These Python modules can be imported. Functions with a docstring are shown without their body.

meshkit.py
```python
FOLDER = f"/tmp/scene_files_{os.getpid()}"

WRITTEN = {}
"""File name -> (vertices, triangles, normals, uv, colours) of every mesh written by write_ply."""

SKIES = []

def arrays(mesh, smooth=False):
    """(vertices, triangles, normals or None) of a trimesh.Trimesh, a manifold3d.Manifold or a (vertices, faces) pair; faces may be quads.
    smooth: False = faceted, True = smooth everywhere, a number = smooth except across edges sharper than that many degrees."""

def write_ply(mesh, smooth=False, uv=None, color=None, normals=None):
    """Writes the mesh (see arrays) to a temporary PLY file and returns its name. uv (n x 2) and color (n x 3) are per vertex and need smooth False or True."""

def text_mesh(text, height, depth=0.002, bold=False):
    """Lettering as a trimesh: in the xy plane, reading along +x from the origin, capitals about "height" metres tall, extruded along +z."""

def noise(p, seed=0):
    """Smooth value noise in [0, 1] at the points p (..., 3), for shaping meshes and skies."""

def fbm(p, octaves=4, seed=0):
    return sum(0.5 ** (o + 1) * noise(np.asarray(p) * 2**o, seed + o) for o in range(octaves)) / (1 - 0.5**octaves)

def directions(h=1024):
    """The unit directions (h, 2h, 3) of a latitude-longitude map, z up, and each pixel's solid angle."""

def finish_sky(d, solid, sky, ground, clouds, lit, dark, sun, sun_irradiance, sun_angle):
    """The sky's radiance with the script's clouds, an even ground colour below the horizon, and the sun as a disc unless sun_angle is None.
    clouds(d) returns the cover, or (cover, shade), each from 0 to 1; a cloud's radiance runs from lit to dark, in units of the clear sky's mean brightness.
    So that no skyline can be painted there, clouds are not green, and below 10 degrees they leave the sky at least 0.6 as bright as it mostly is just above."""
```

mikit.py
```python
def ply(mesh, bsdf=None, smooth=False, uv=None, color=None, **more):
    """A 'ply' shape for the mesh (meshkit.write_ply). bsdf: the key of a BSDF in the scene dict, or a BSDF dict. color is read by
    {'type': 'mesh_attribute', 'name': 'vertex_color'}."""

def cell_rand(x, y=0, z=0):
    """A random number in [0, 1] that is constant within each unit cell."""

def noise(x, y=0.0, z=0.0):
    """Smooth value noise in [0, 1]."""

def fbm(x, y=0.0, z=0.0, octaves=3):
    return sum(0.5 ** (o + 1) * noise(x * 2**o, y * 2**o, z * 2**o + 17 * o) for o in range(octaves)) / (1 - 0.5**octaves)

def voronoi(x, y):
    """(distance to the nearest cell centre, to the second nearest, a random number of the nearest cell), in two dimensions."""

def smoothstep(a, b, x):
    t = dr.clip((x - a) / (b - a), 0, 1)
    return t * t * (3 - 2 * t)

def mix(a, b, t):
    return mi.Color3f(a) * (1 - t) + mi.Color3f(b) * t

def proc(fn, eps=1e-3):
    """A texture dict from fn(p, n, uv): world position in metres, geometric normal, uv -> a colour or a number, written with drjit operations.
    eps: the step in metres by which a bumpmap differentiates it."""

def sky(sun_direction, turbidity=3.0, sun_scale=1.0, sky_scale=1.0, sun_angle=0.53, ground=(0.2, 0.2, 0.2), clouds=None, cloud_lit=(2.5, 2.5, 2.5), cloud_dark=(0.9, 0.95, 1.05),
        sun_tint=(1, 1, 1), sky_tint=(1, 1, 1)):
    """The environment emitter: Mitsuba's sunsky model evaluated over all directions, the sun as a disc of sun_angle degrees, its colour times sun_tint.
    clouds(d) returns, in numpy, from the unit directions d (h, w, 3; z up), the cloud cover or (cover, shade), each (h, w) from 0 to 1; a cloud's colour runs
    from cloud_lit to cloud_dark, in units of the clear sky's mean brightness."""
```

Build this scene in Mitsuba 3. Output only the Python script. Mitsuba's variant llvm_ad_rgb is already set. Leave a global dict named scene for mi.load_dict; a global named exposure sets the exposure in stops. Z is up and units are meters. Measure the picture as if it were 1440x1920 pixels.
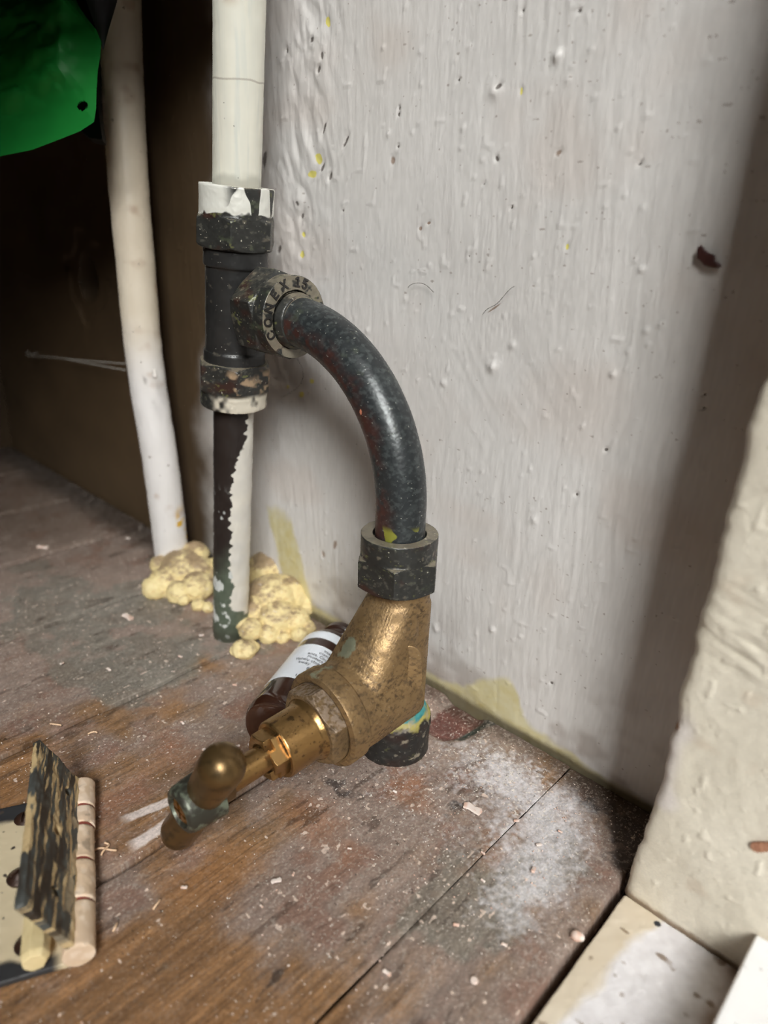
import math
import numpy as np
import trimesh
import drjit as dr
import mitsuba as mi
import manifold3d as m3
import mikit
import meshkit
from mikit import noise, fbm, voronoi, smoothstep, mix

T = mi.ScalarTransform4f
scene, labels = {}, {}

# ------------------------------------------------------------------ camera, light, exposure
F_PX = 1300.0                                   # focal length for a 1440 x 1920 frame
PITCH, ROLL, TURN, EYE = np.radians(22.2), np.radians(2.5), np.radians(42.4), 0.157
_h = np.array([-np.sin(TURN), np.cos(TURN), 0.0])
_r0 = np.array([np.cos(TURN), np.sin(TURN), 0.0])
_z = np.array([0, 0, 1.0])
FWD = np.cos(PITCH) * _h - np.sin(PITCH) * _z
_u0 = np.sin(PITCH) * _h + np.cos(PITCH) * _z
RIGHT = np.cos(ROLL) * _r0 + np.sin(ROLL) * _u0
UP = -np.sin(ROLL) * _r0 + np.cos(ROLL) * _u0
CAM = np.array([0, 0, EYE])
scene['camera'] = {
    'type': 'thinlens', 'fov': float(np.degrees(2 * np.arctan(720 / F_PX))), 'fov_axis': 'x',
    'aperture_radius': 0.0013, 'focus_distance': 0.208, 'near_clip': 0.01, 'far_clip': 20.0,
    'to_world': T().look_at(origin=CAM.tolist(), target=(CAM + FWD).tolist(), up=UP.tolist())}
exposure = 0.45
# soft light that the rest of the room sends back
scene['room_light'] = {'type': 'constant', 'radiance': {'type': 'rgb', 'value': [0.016, 0.0145, 0.012]}}
# daylight through the room's window, behind and to the right of the photographer
WIN = dict(y=-1.25, x0=0.95, x1=2.15, z0=1.15, z1=2.45)
WINDOW_RADIANCE = [29.0, 29.2, 28.2]
# unseen board added above the left to put everything there in shade
SHADE_BOARD = dict(x1=-0.203, z=0.242, y0=-0.45)
WALL_Y = 0.172                                  # the back wall's face


def W(px, py, y=WALL_Y):
    """Measured on the photograph: the point at depth y (parallel to the back wall)."""
    d = FWD + (px - 720) / F_PX * RIGHT - (py - 960) / F_PX * UP
    return CAM + d * (y - CAM[1]) / d[1]


def G(px, py, z=0.0):
    """Measured on the photograph: the point at height z above the floor."""
    d = FWD + (px - 720) / F_PX * RIGHT - (py - 960) / F_PX * UP
    return CAM + d * (z - CAM[2]) / d[2]


def D(px, py, depth):
    return CAM + (FWD + (px - 720) / F_PX * RIGHT - (py - 960) / F_PX * UP) * depth


# ------------------------------------------------------------------ helpers
def key_for(name):
    if name not in scene and name not in labels and not any(k.startswith(name + '__') for k in scene):
        return name
    i = 1
    while f'{name}_{i:03d}' in scene or f'{name}_{i:03d}' in labels or any(k.startswith(f'{name}_{i:03d}__') for k in scene):
        i += 1
    return f'{name}_{i:03d}'


def thing(name, label, cat, group=None):
    k = key_for(name)
    labels[k] = {'label': label, 'category': cat}
    if group:
        labels[k]['group'] = group
    return k


def struct(name, label=None):
    labels[name] = {'kind': 'structure'}
    if label:
        labels[name]['label'] = label
    return name


def put(key, mesh, mat, smooth=True, parent=None, label=None, kind=None):
    if parent:
        key = key_for(parent + '__' + key)
    scene[key] = mikit.ply(mesh, mat, smooth=smooth)
    if label or kind:
        labels.setdefault(key, {})
        if label:
            labels[key]['label'] = label
        if kind:
            labels[key]['kind'] = kind
    return key


def frame(d, spin=0.0):
    """3x3 with columns u, v, d."""
    d = np.asarray(d, float)
    d = d / np.linalg.norm(d)
    a = np.array([0, 0, 1.0]) if abs(d[2]) < 0.9 else np.array([0, 1.0, 0])
    u = np.cross(a, d)
    u /= np.linalg.norm(u)
    v = np.cross(d, u)
    c, s = math.cos(spin), math.sin(spin)
    return np.stack([c * u + s * v, -s * u + c * v, d], 1)


def tm(man):
    m = man.to_mesh()
    return trimesh.Trimesh(np.array(m.vert_properties[:, :3], float), np.array(m.tri_verts, int), process=False)


def placed(mesh, origin, R):
    """local millimetres -> world metres"""
    mesh = mesh.copy()
    mesh.vertices = np.asarray(mesh.vertices) @ np.asarray(R).T * 0.001 + np.asarray(origin)
    return mesh


def cyl(r, z0, z1, r2=None, n=64):
    return m3.Manifold.cylinder(z1 - z0, r, r if r2 is None else r2, n).translate([0, 0, z0])


def ball(r, c, n=32):
    return m3.Manifold.sphere(r, n).translate(list(map(float, c)))


def hull(*ms):
    return m3.Manifold.batch_hull(list(ms))


def hexprism(af, z0, z1, cham=1.0, both=True):
    R = af / 2 / math.cos(math.pi / 6)
    h = m3.Manifold.cylinder(z1 - z0, R, R, 6).translate([0, 0, z0])
    cone = cyl(R + .05, z0 + (cham if both else 0), z1 - cham)
    parts = [cone]
    rr = af / 2 - .1
    parts.append(hull(cyl(R + .05, z1 - cham - .01, z1 - cham), cyl(rr, z1 - .01, z1)))
    if both:
        parts.append(hull(cyl(R + .05, z0 + cham, z0 + cham + .01), cyl(rr, z0, z0 + .01)))
    lim = parts[0]
    for p_ in parts[1:]:
        lim = lim + p_
    return h ^ lim


def soften(man, edge=0.6, iters=6, amp=0.08, freq=0.35, seed=0, oct=3):
    """refine to edge (mm), round the edges, roughen by amp (mm)"""
    mesh = tm(man.refine_to_length(edge))
    mesh.merge_vertices()
    if iters:
        trimesh.smoothing.filter_taubin(mesh, lamb=0.5, nu=0.52, iterations=iters)
    if amp:
        n = np.array(mesh.vertex_normals)
        v = np.array(mesh.vertices)
        mesh.vertices = v + n * ((meshkit.fbm(v * freq + 50 + seed * 7, oct, seed) - 0.5) * 2 * amp)[:, None]
    return mesh


def lathe(profile, n=72):
    """closed lathe about local z from (r, z) pairs, millimetres"""
    pr = np.asarray(profile, float)
    a = np.linspace(0, 2 * np.pi, n, endpoint=False)
    v = np.stack([np.outer(pr[:, 0], np.cos(a)), np.outer(pr[:, 0], np.sin(a)), np.repeat(pr[:, 1:2], n, 1)], -1).reshape(-1, 3)
    f = []
    for i in range(len(pr) - 1):
        j = np.arange(n)
        k = (j + 1) % n
        f.append(np.stack([i * n + j, i * n + k, (i + 1) * n + k], 1))
        f.append(np.stack([i * n + j, (i + 1) * n + k, (i + 1) * n + j], 1))
    f = np.vstack(f)
    m = trimesh.Trimesh(v, f, process=False)
    return m


def tube(path, radius, n=40, amp=0.0, freq=300, seed=0, cap=True, squash=None):
    """tube along a path in metres; radius a number or one per point"""
    P = np.asarray(path, float)
    r = np.broadcast_to(np.asarray(radius, float), (len(P),))
    t = np.gradient(P, axis=0)
    t /= np.linalg.norm(t, axis=1, keepdims=True)
    u = frame(t[0])[:, 0]
    rows = []
    a = np.linspace(0, 2 * np.pi, n, endpoint=False)
    for i in range(len(P)):
        u = u - t[i] * (u @ t[i])
        u /= np.linalg.norm(u)
        w = np.cross(t[i], u)
        rows.append(P[i] + r[i] * (np.cos(a)[:, None] * u + np.sin(a)[:, None] * w))
    V = np.array(rows)
    if amp:
        q = V.reshape(-1, 3)
        nrm = (V - P[:, None]) / np.maximum(r[:, None, None], 1e-9)
        V = V + nrm * ((meshkit.fbm(q * freq + 31, 3, seed) - .5) * 2 * amp).reshape(V.shape[:2])[..., None]
    f = []
    j = np.arange(n)
    k = (j + 1) % n
    for i in range(len(P) - 1):
        f.append(np.stack([i * n + j, i * n + k, (i + 1) * n + k], 1))
        f.append(np.stack([i * n + j, (i + 1) * n + k, (i + 1) * n + j], 1))
    v = V.reshape(-1, 3)
    if cap:
        v = np.vstack([v, P[0], P[-1]])
        b = len(v) - 2
        f.append(np.stack([j * 0 + b, k, j], 1))
        f.append(np.stack([j * 0 + b + 1, (len(P) - 1) * n + j, (len(P) - 1) * n + k], 1))
    return trimesh.Trimesh(v, np.vstack(f), process=False)


def gridmesh(us, vs, fn):
    """fn(U, V) -> points (nu, nv, 3)"""
    U, V = np.meshgrid(us, vs, indexing='ij')
    P = fn(U, V)
    nu, nv = U.shape
    i = np.arange(nu * nv).reshape(nu, nv)
    a, b, c, d = i[:-1, :-1].ravel(), i[1:, :-1].ravel(), i[1:, 1:].ravel(), i[:-1, 1:].ravel()
    return trimesh.Trimesh(P.reshape(-1, 3), np.vstack([np.stack([a, b, c], 1), np.stack([a, c, d], 1)]), process=False)


def nsm(x, a, b):
    t = np.clip((x - a) / (b - a), 0, 1)
    return t * t * (3 - 2 * t)


# ------------------------------------------------------------------ materials
def fb(p, k, o=3, s=0.0):
    return fbm(p.x * k + s, p.y * k + 2.3 * s, p.z * k - s, o)


def spot(a, b, ca, cb, ra, rb=None, ang=0.0):
    """soft elliptical spot about (ca, cb), 1 at its centre"""
    rb = ra if rb is None else rb
    c, s = math.cos(ang), math.sin(ang)
    x, y = a - ca, b - cb
    return dr.exp(-(dr.square((x * c + y * s) / ra) + dr.square((-x * s + y * c) / rb)))


def C(r, g, b):
    """sRGB 0-255 to linear"""
    return mi.Color3f(*[((v / 255 + .055) / 1.055) ** 2.4 if v > 10 else v / 255 / 12.92 for v in (r, g, b)])


def principled(fn, rough=0.5, spec=0.5, bump=None, bscale=1.0, eps=1e-4, **more):
    b = {'type': 'principled', 'base_color': mikit.proc(fn) if callable(fn) else {'type': 'rgb', 'value': list(fn)},
         'roughness': mikit.proc(rough) if callable(rough) else rough, 'specular': spec, **more}
    if bump:
        b = {'type': 'bumpmap', 'arbitrary': mikit.proc(bump, eps=eps), 'bsdf': b, 'scale': bscale}
    return {'type': 'twosided', 'bsdf': b}


# --- the back wall's marks, all in wall coordinates (x, z) -----------------------------------------
def wxz(px, py):
    q = W(px, py)
    return float(q[0]), float(q[2])


WALL_SPOTS = []      # (x, z, rx, rz, ang, kind)   kind: y yellow, d dark, b brown, w lump


def ws(px, py, rx, rz=None, ang=0.0, kind='d'):
    x, z = wxz(px, py)
    WALL_SPOTS.append((x, z, rx * .001, (rz or rx) * .001, ang, kind))


for q in ((614, 40, 1.4, 1.9, .3, 'y'), (598, 298, 1.9, 2.2, .4, 'y'), (587, 326, 2.7, 1.7, 0, 'y'), (600, 130, 1.0, 1.6, -.4, 'd'), (586, 75, 1.2, .9, .3, 'd'), (606, 105, .8, 1.4, .2, 'd'), (620, 330, .8, 1.8, -.5, 'd'), (566, 405, .9, 1.4, -.5, 'd'), (610, 240, .5, 2.2, -.5, 'd'), (650, 265, .5, 2.6, -.6, 'd'), (570, 440, .9, 1.2, .4, 'y'), (568, 478, 1.2, 1.5, 0, 'y'),
          (605, 313, .9, 2.0, -.5, 'd'), (560, 382, .9, 1.1, 0, 'd'), (525, 468, 1.0, 2.2, -.5, 'd'), (497, 300, 1.3, 4.0, -.2, 'd'), (538, 95, .7, 1.0, 0, 'd'),
          (749, 203, .5, .7, 0, 'd'), (748, 215, .5, .7, 0, 'd'), (738, 300, 1.2, 1.5, 0, 'b'), (748, 275, .5, .5, 0, 'd'), (935, 162, 1.2, .8, .5, 'd'), (977, 170, .5, 1.1, 0, 'y'),
          (932, 298, .5, 1.0, .5, 'd'), (908, 345, .3, .4, 0, 'd'), (790, 428, .8, .9, 0, 'b'), (806, 418, .8, .5, .3, 'b'), (1063, 462, .5, .9, 0, 'y'), (1200, 307, .6, .4, .7, 'd'),
          (1086, 20, .5, .4, 0, 'd'), (980, 20, .3, .5, 0, 'd'), (1048, 285, 1.2, .8, .4, 'b'), (860, 150, .4, .4, 0, 'd'), (1134, 844, .6, .6, .3, 'd'), (1080, 928, .5, .5, 0, 'd'),
          (628, 1022, 1.2, 2.4, -.3, 'b'), (606, 1040, 1.0, 1.8, .2, 'b'), (598, 1092, .5, .5, 0, 'd'), (1034, 1281, .6, .6, 0, 'd'), (924, 578, 3.0, .35, .6, 'b'), (1320, 740, .4, .4, 0, 'd'),
          (1318, 765, .4, .4, 0, 'd'), (565, 740, 1.8, 1.4, .5, 'y'), (585, 715, 1.6, 1.2, .2, 'y'), (540, 725, 1.2, 1.0, 0, 'y'), (960, 390, .3, .4, 0, 'd'), (880, 480, .3, .4, 0, 'd'), (645, 395, .35, .5, 0, 'd')):
    ws(*q[:4], q[4], q[5])
WALL_LUMPS = []      # (x, z, rx, rz, height mm)


def wl(px, py, r, h, rz=None):
    x, z = wxz(px, py)
    WALL_LUMPS.append((x, z, r * .001, (rz or r) * .001, h))


for q in ((1046, 106, 1.4, .9), (922, 686, 1.9, 1.1), (830, 718, 1.1, .7), (930, 172, 2.0, .8), (845, 590, 1.0, .3), (1148, 702, 1.0, .5), (1204, 505, .8, .6), (1212, 620, .8, .5), (958, 648, 1.2, .6), (560, 378, 2.0, .6),
          (1001, 975, 1.2, .6), (818, 1178, 1.6, .8), (925, 1180, 1.2, .6), (730, 252, .8, .5), (790, 96, 1.0, .3), (1066, 150, .8, .4), (690, 620, .8, .4), (905, 300, .7, .4), (1108, 92, .7, .4), (1000, 480, .7, .4),
          (1045, 655, .6, .4), (1090, 800, .7, .4), (870, 240, .7, .4), (760, 560, .8, .4), (980, 850, .6, .3), (1160, 240, .6, .3), (1190, 1010, .8, .4), (880, 880, .6, .35), (1020, 1180, .6, .35), (720, 90, .6, .35)):
    wl(q[0], q[1], q[2], q[3])
HOLE = W(160, 522)


def wall_height(x, z):
    """how far the plaster stands out of the wall plane, metres"""
    X = np.stack([x, z, x * 0], -1)
    h = (meshkit.fbm(X * 18 + 5, 3, 1) - .5) * 0.0022
    zone = np.exp(-((x - (-.199 - .14 * (.20 - z))) / .016) ** 2) * nsm(z, .03, .12)          # the knocked plaster near the riser
    h = h + zone * ((meshkit.fbm(np.stack([x * 210 + z * 60, z * 120, x * 0], -1) + 9, 3, 2) - .55) * .0016 + (np.abs(meshkit.noise(np.stack([x * 300 + z * 90, z * 150, x * 0], -1), 3) - .5) - .25) * .0007)
    warp = (meshkit.fbm(X * 30 + 3, 2, 4) - .5) * .006
    lay = np.stack([(x + warp + .07 * z) * 620, z * 38, x * 0], -1)
    fan = np.stack([(x * .8 + z * .6 + warp) * 560, (z * .8 - x * .6) * 40, x * 0], -1)
    fz = np.exp(-((x + .115) / .03) ** 2 - ((z - .115) / .022) ** 2)
    st = (meshkit.fbm(lay, 2, 5) - .5) * (1 - fz) + (meshkit.fbm(fan, 2, 6) - .5) * fz
    h = h + st * .00022 * (0.5 + meshkit.noise(X * 25, 8))
    spk = meshkit.noise(X * 420, 11)
    h = h + nsm(spk, .86, .97) * .00022
    for (cx, cz, rx, rz, hh) in WALL_LUMPS:
        q = ((x - cx) / rx) ** 2 + ((z - cz) / rz) ** 2
        h = h + np.exp(-q * 1.2) * hh * .001 * (0.6 + .8 * meshkit.noise(X * 900, 13))
    for (cx, cz, rx, rz, an, kd) in WALL_SPOTS:
        if kd in 'dyb':
            c, s = math.cos(an), math.sin(an)
            a = ((x - cx) * c + (z - cz) * s) / rx
            b = (-(x - cx) * s + (z - cz) * c) / rz
            h = h - np.exp(-(a * a + b * b) * 1.1) * (.0007 if kd == 'd' else .0004)
    # hole in the far part of the wall with its broken rim
    q = np.sqrt(((x - HOLE[0]) / .011) ** 2 + ((z - HOLE[2]) / .0125) ** 2)
    q = q + (meshkit.noise(X * 160, 15) - .5) * .25
    h = h - nsm(1.0 - q, 0, .18) * .03
    rim = np.sqrt(((x - HOLE[0]) / .024) ** 2 + ((z - HOLE[2]) / .022) ** 2) + (meshkit.noise(X * 120, 16) - .5) * .5
    h = h - nsm(1.0 - rim, 0, .15) * .0016
    # bits of plaster lost along the floor
    h = h - nsm(.004 + .007 * meshkit.noise(np.stack([x * 60, x * 0, x * 0], -1), 17) - z, 0, .006) * .0007 * nsm(x, -.26, -.2)
    return h


def wall_col(p, n, uv):
    x, z = p.x, p.z
    c = mix(C(208, 205, 203), C(196, 192, 189), fb(p, 22))
    c = mix(c, C(192, 181, 174), 0.45 * smoothstep(.50, .75, fb(p, 34, 3, 4.0)))          # rubbed brownish smudges
    fine = noise(x * 1500, z * 260)
    c = c * (0.95 + .08 * fine)
    big = fb(p, 700, 2, 2.0)
    c = mix(c, C(120, 105, 95), smoothstep(.80, .90, big) * .5)
    # dirt scuffs above the floor
    dirt = smoothstep(.05, .0, z) * smoothstep(.45, .75, fb(p, 90, 3, 8.0))
    c = mix(c, C(120, 104, 92), dirt * .55)
    # old yellow paint bared along the foot of the wall
    e = fb(p, 110, 3, 1.0)
    y1 = smoothstep(-.003, .001, (.0005 + .008 * e) - z + .015 * spot(x, z, -.098, .014, .0075, .05) + .005 * spot(x, z, -.108, .01, .006, .05) - .004 * smoothstep(-.09, -.04, x))
    sl = .0125 - (x + .2225) * .20
    y2 = smoothstep(.004, .001, dr.abs(x + .2095 + .35 * (z - .02)) - .004 - .003 * e) * smoothstep(.047, .040, z + .01 * (e - .5))
    col_y = mix(C(186, 172, 112), C(200, 194, 164), fb(p, 260, 3, 3.0))
    c = mix(c, col_y, dr.maximum(y1 * .9, y2 * .95) * smoothstep(-.28, -.25, x))
    # dark grime line in the corner with the floor
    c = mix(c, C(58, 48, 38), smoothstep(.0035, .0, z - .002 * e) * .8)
    for (cx, cz, rx, rz, an, kd) in WALL_SPOTS:
        s = spot(x, z, cx, cz, rx, rz, an) + .5 * (big - .5)
        if kd == 'd':
            c = mix(c, C(78, 70, 66), smoothstep(.48, .75, s) * .85)
        elif kd == 'y':
            c = mix(c, C(206, 196, 96), smoothstep(.42, .66, s) * .9)
        elif kd == 'b':
            c = mix(c, C(132, 108, 92), smoothstep(.4, .8, s) * .8)
    # black patches round the hole
    r = dr.sqrt(dr.square((x - float(HOLE[0])) / .026) + dr.square((z - float(HOLE[2])) / .027))
    c = mix(c, C(30, 24, 18), smoothstep(.30, .05, dr.abs(r - .85)) * smoothstep(.42, .62, fb(p, 120, 3, 5.0)))
    # patchy dirty brown plaster at the left, plus shade painted in between the pipes
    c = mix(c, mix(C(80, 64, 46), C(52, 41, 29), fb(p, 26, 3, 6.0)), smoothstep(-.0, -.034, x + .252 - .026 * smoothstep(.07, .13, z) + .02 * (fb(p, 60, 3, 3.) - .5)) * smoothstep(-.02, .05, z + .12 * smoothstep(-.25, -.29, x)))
    return c


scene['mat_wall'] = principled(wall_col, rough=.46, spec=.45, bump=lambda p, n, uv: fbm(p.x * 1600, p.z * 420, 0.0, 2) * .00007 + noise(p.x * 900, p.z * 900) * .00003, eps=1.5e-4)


def cream_col(p, n, uv):
    c = mix(C(216, 208, 193), C(202, 193, 176), fb(p, 60))
    c = mix(c, C(176, 150, 126), smoothstep(.64, .84, fb(p, 130, 3, 3.0)) * .25)
    c = mix(c, C(214, 206, 200), smoothstep(.002, -.002, p.x + .0315 + .004 * noise(p.z * 200)) * smoothstep(.03, .033, p.z) * smoothstep(.062, .055, p.z))
    e = fb(p, 420, 2, 5.0)
    c = mix(c, C(128, 86, 52), smoothstep(.0022, .0008, dr.sqrt(dr.square((p.x + .0372) / .8) + dr.square((p.z - .0545) / 1.6)) + .002 * (e - .5)))
    c = mix(c, C(120, 96, 70), smoothstep(.0016, .0, p.z - .0012 * e) * .8)
    return c * (.93 + .14 * noise(p.x * 2600, p.y * 2600, p.z * 2600))


scene['mat_casing'] = principled(cream_col, rough=.42, spec=.5, bump=lambda p, n, uv: fbm(p.x * 700, p.z * 700, p.y * 700, 3) * .00014, eps=1.5e-4)


def pale_col(p, n, uv):
    c = mix(C(216, 204, 186), C(196, 180, 156), fb(p, 90))
    w = smoothstep(-.0016, .0016, p.x + .0318 - .12 * (p.y - .118) + .005 * (fb(p, 160, 3) - .5))
    c = mix(c, mix(C(236, 234, 238), C(206, 202, 206), fb(p, 500, 3, 2.0)), w * .9)
    c = mix(c, C(120, 96, 72), smoothstep(.72, .85, fb(p, 330, 2, 6.0)) * .8)
    c = mix(c, C(120, 92, 62), smoothstep(-.0150, -.0095, p.x + .004 * (fb(p, 200, 3) - .5)) * .85)  # brown band of dirt, with the white board's shadow painted in
    c = mix(c, C(48, 50, 54), smoothstep(.0011, .0006, dr.sqrt(dr.square(p.x + .0288) + dr.square(p.y - .1385)) + .0006 * (fb(p, 900, 2) - .5)))
    return c


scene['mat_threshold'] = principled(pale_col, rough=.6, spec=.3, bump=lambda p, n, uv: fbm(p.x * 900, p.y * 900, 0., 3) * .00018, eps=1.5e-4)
scene['mat_white_board'] = principled(lambda p, n, uv: mix(C(238, 237, 238), C(222, 220, 220), fb(p, 120)) * (1 - .25 * smoothstep(.74, .84, fb(p, 500, 2, 3.))), rough=.4, spec=.5)


# --- floor ------------------------------------------------------------------------------------------
def floor_col(p, n, uv):
    x, y = p.x, p.y
    board = dr.floor((x + .0718) / .0655)
    gx = x + .004 * (fbm(x * 40, y * 14, board * 3.1, 2) - .5)
    grain = fbm(gx * 620, y * 26, board * 5.7, 3)
    grain2 = fbm(gx * 2100, y * 60, board * 2.0, 2)
    c = mix(C(146, 114, 84), C(118, 92, 68), smoothstep(.3, .7, grain))
    c = mix(c, C(148, 108, 72), .5 * smoothstep(.5, .72, fb(p, 42, 3, 7.0)))
    c = mix(c, C(78, 58, 44), smoothstep(.58, .74, grain2) * .4)
    c = mix(c, c * mi.Color3f(1.0, .89, .76), smoothstep(.10, .05, y))
    big = fb(p, 30, 3, 2.0)
    mid = fb(p, 95, 3, 5.0)
    small = fb(p, 330, 3, 9.0)
    # worn mauve-grey film towards the wall, thinner towards the room
    film = smoothstep(-.22, .30, (y - .088) * 5.0 + (big - .5) * 1.6 + (mid - .5) * .8 + .8 * smoothstep(-.19, -.24, x))
    c = mix(c, mix(C(150, 134, 126), C(120, 104, 97), mid), film * .85)
    c = mix(c, C(130, 92, 76), smoothstep(.52, .70, mid) * film * .4)
    # grey-green paint remains
    gr = spot(x, y, -.206, .120, .018, .030) + spot(x, y, -.262, .120, .028, .026) + .9 * spot(x, y, -.225, .092, .026, .015) + .9 * spot(x, y, -.066, .112, .014, .032) + .7 * spot(x, y, -.060, .135, .012, .02) + .75 * spot(x, y, -.3, .09, .05, .03)
    gr = smoothstep(.42, .85, gr + (mid - .5) * 1.5 + (small - .5) * .5)
    c = mix(c, mix(C(124, 124, 114), C(98, 102, 95), small), gr * .6)
    # orange worn areas
    og = spot(x, y, -.098, .128, .012, .009) + spot(x, y, -.115, .100, .022, .012) + spot(x, y, -.07, .132, .007, .016) + .8 * spot(x, y, -.16, .085, .02, .03)
    c = mix(c, C(146, 100, 70), smoothstep(.4, .9, og + (mid - .5) * 1.1) * .5)
    # black stains, and dark patches in the corner by the casing
    bs = spot(x, y, -.087, .132, .005, .004) + spot(x, y, -.116, .113, .010, .004) + spot(x, y, -.0525, .163, .012, .007) + spot(x, y, -.042, .153, .007, .010) + spot(x, y, -.085, .063, .0015, .008, .15)
    c = mix(c, C(42, 38, 38), smoothstep(.5, .9, bs + (small - .5) * 1.1 + (mid - .5) * .5) * .75)
    c = mix(c, C(52, 38, 30), smoothstep(.70, .80, fbm(x * 300, y * 90, 4.0, 3)) * .5)
    # white plaster dust
    du = .85 * spot(x, y, -.0655, .146, .016, .018) + .8 * spot(x, y, -.056, .122, .010, .015) + .75 * spot(x, y, -.088, .156, .024, .012) + .35 * spot(x, y, -.1, .13, .05, .04) + .5 * spot(x, y, -.145, .075, .008, .012)
    dust = smoothstep(.30, 1.10, du * (.25 + .6 * small + .6 * mid) + (fb(p, 900, 2, 3.0) - .5) * .75)
    c = mix(c, C(206, 202, 204), dust * .85)
    speck = fb(p, 1700, 2, 4.0)
    c = mix(c, C(214, 206, 198), smoothstep(.80, .86, speck + .12 * du) * .85)
    c = mix(c, C(210, 190, 176), smoothstep(.83, .87, fb(p, 620, 2, 8.0) + .05 * film) * .8)
    c = mix(c, C(38, 30, 26), smoothstep(.80, .86, fb(p, 1200, 2, 6.0)) * .6)
    # white filler pressed into the joint near the hinge
    fl = smoothstep(.0022, .0012, dr.abs(x + .1405 + .0006 * noise(y * 300)) + .0016 * (small - .5)) * smoothstep(.057, .061, y) * smoothstep(.081, .076, y)
    f2 = smoothstep(.0020, .0010, dr.abs(x + .1480 - .2 * (y - .07)) + .0016 * (small - .5)) * smoothstep(.060, .064, y) * smoothstep(.088, .083, y)
    c = mix(c, C(206, 192, 186), dr.maximum(fl, f2))
    # maroon and dark teal paint left in the worn hollow between coupling and wall
    rg = fb(p, 260, 3, 6.)
    mr = smoothstep(.0010, -.0010, dr.maximum(dr.abs(x + .1135 - .15 * (y - .16)) - .0068, .1525 - y) + .005 * (rg - .5))
    c = mix(c, mix(C(112, 68, 60), C(84, 50, 46), small), mr * .9)
    tl = smoothstep(.0008, -.0008, dr.maximum(dr.abs(x + .1050 - .15 * (y - .16)) - .0018, .1570 - y) + .003 * (rg - .5))
    c = mix(c, C(58, 72, 68), tl)
    # paint drops at the very front
    c = mix(c, C(208, 196, 186), smoothstep(.52, .66, spot(x, y, -.1185, .0115, .010, .006) + (mid - .5) * .9))
    # dirt where the boards meet the wall
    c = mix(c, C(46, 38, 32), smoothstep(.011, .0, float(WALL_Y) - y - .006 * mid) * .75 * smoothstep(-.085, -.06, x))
    c = mix(c, C(70, 58, 50), smoothstep(.006, .0, float(WALL_Y) - y - .004 * mid) * .6)
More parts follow.
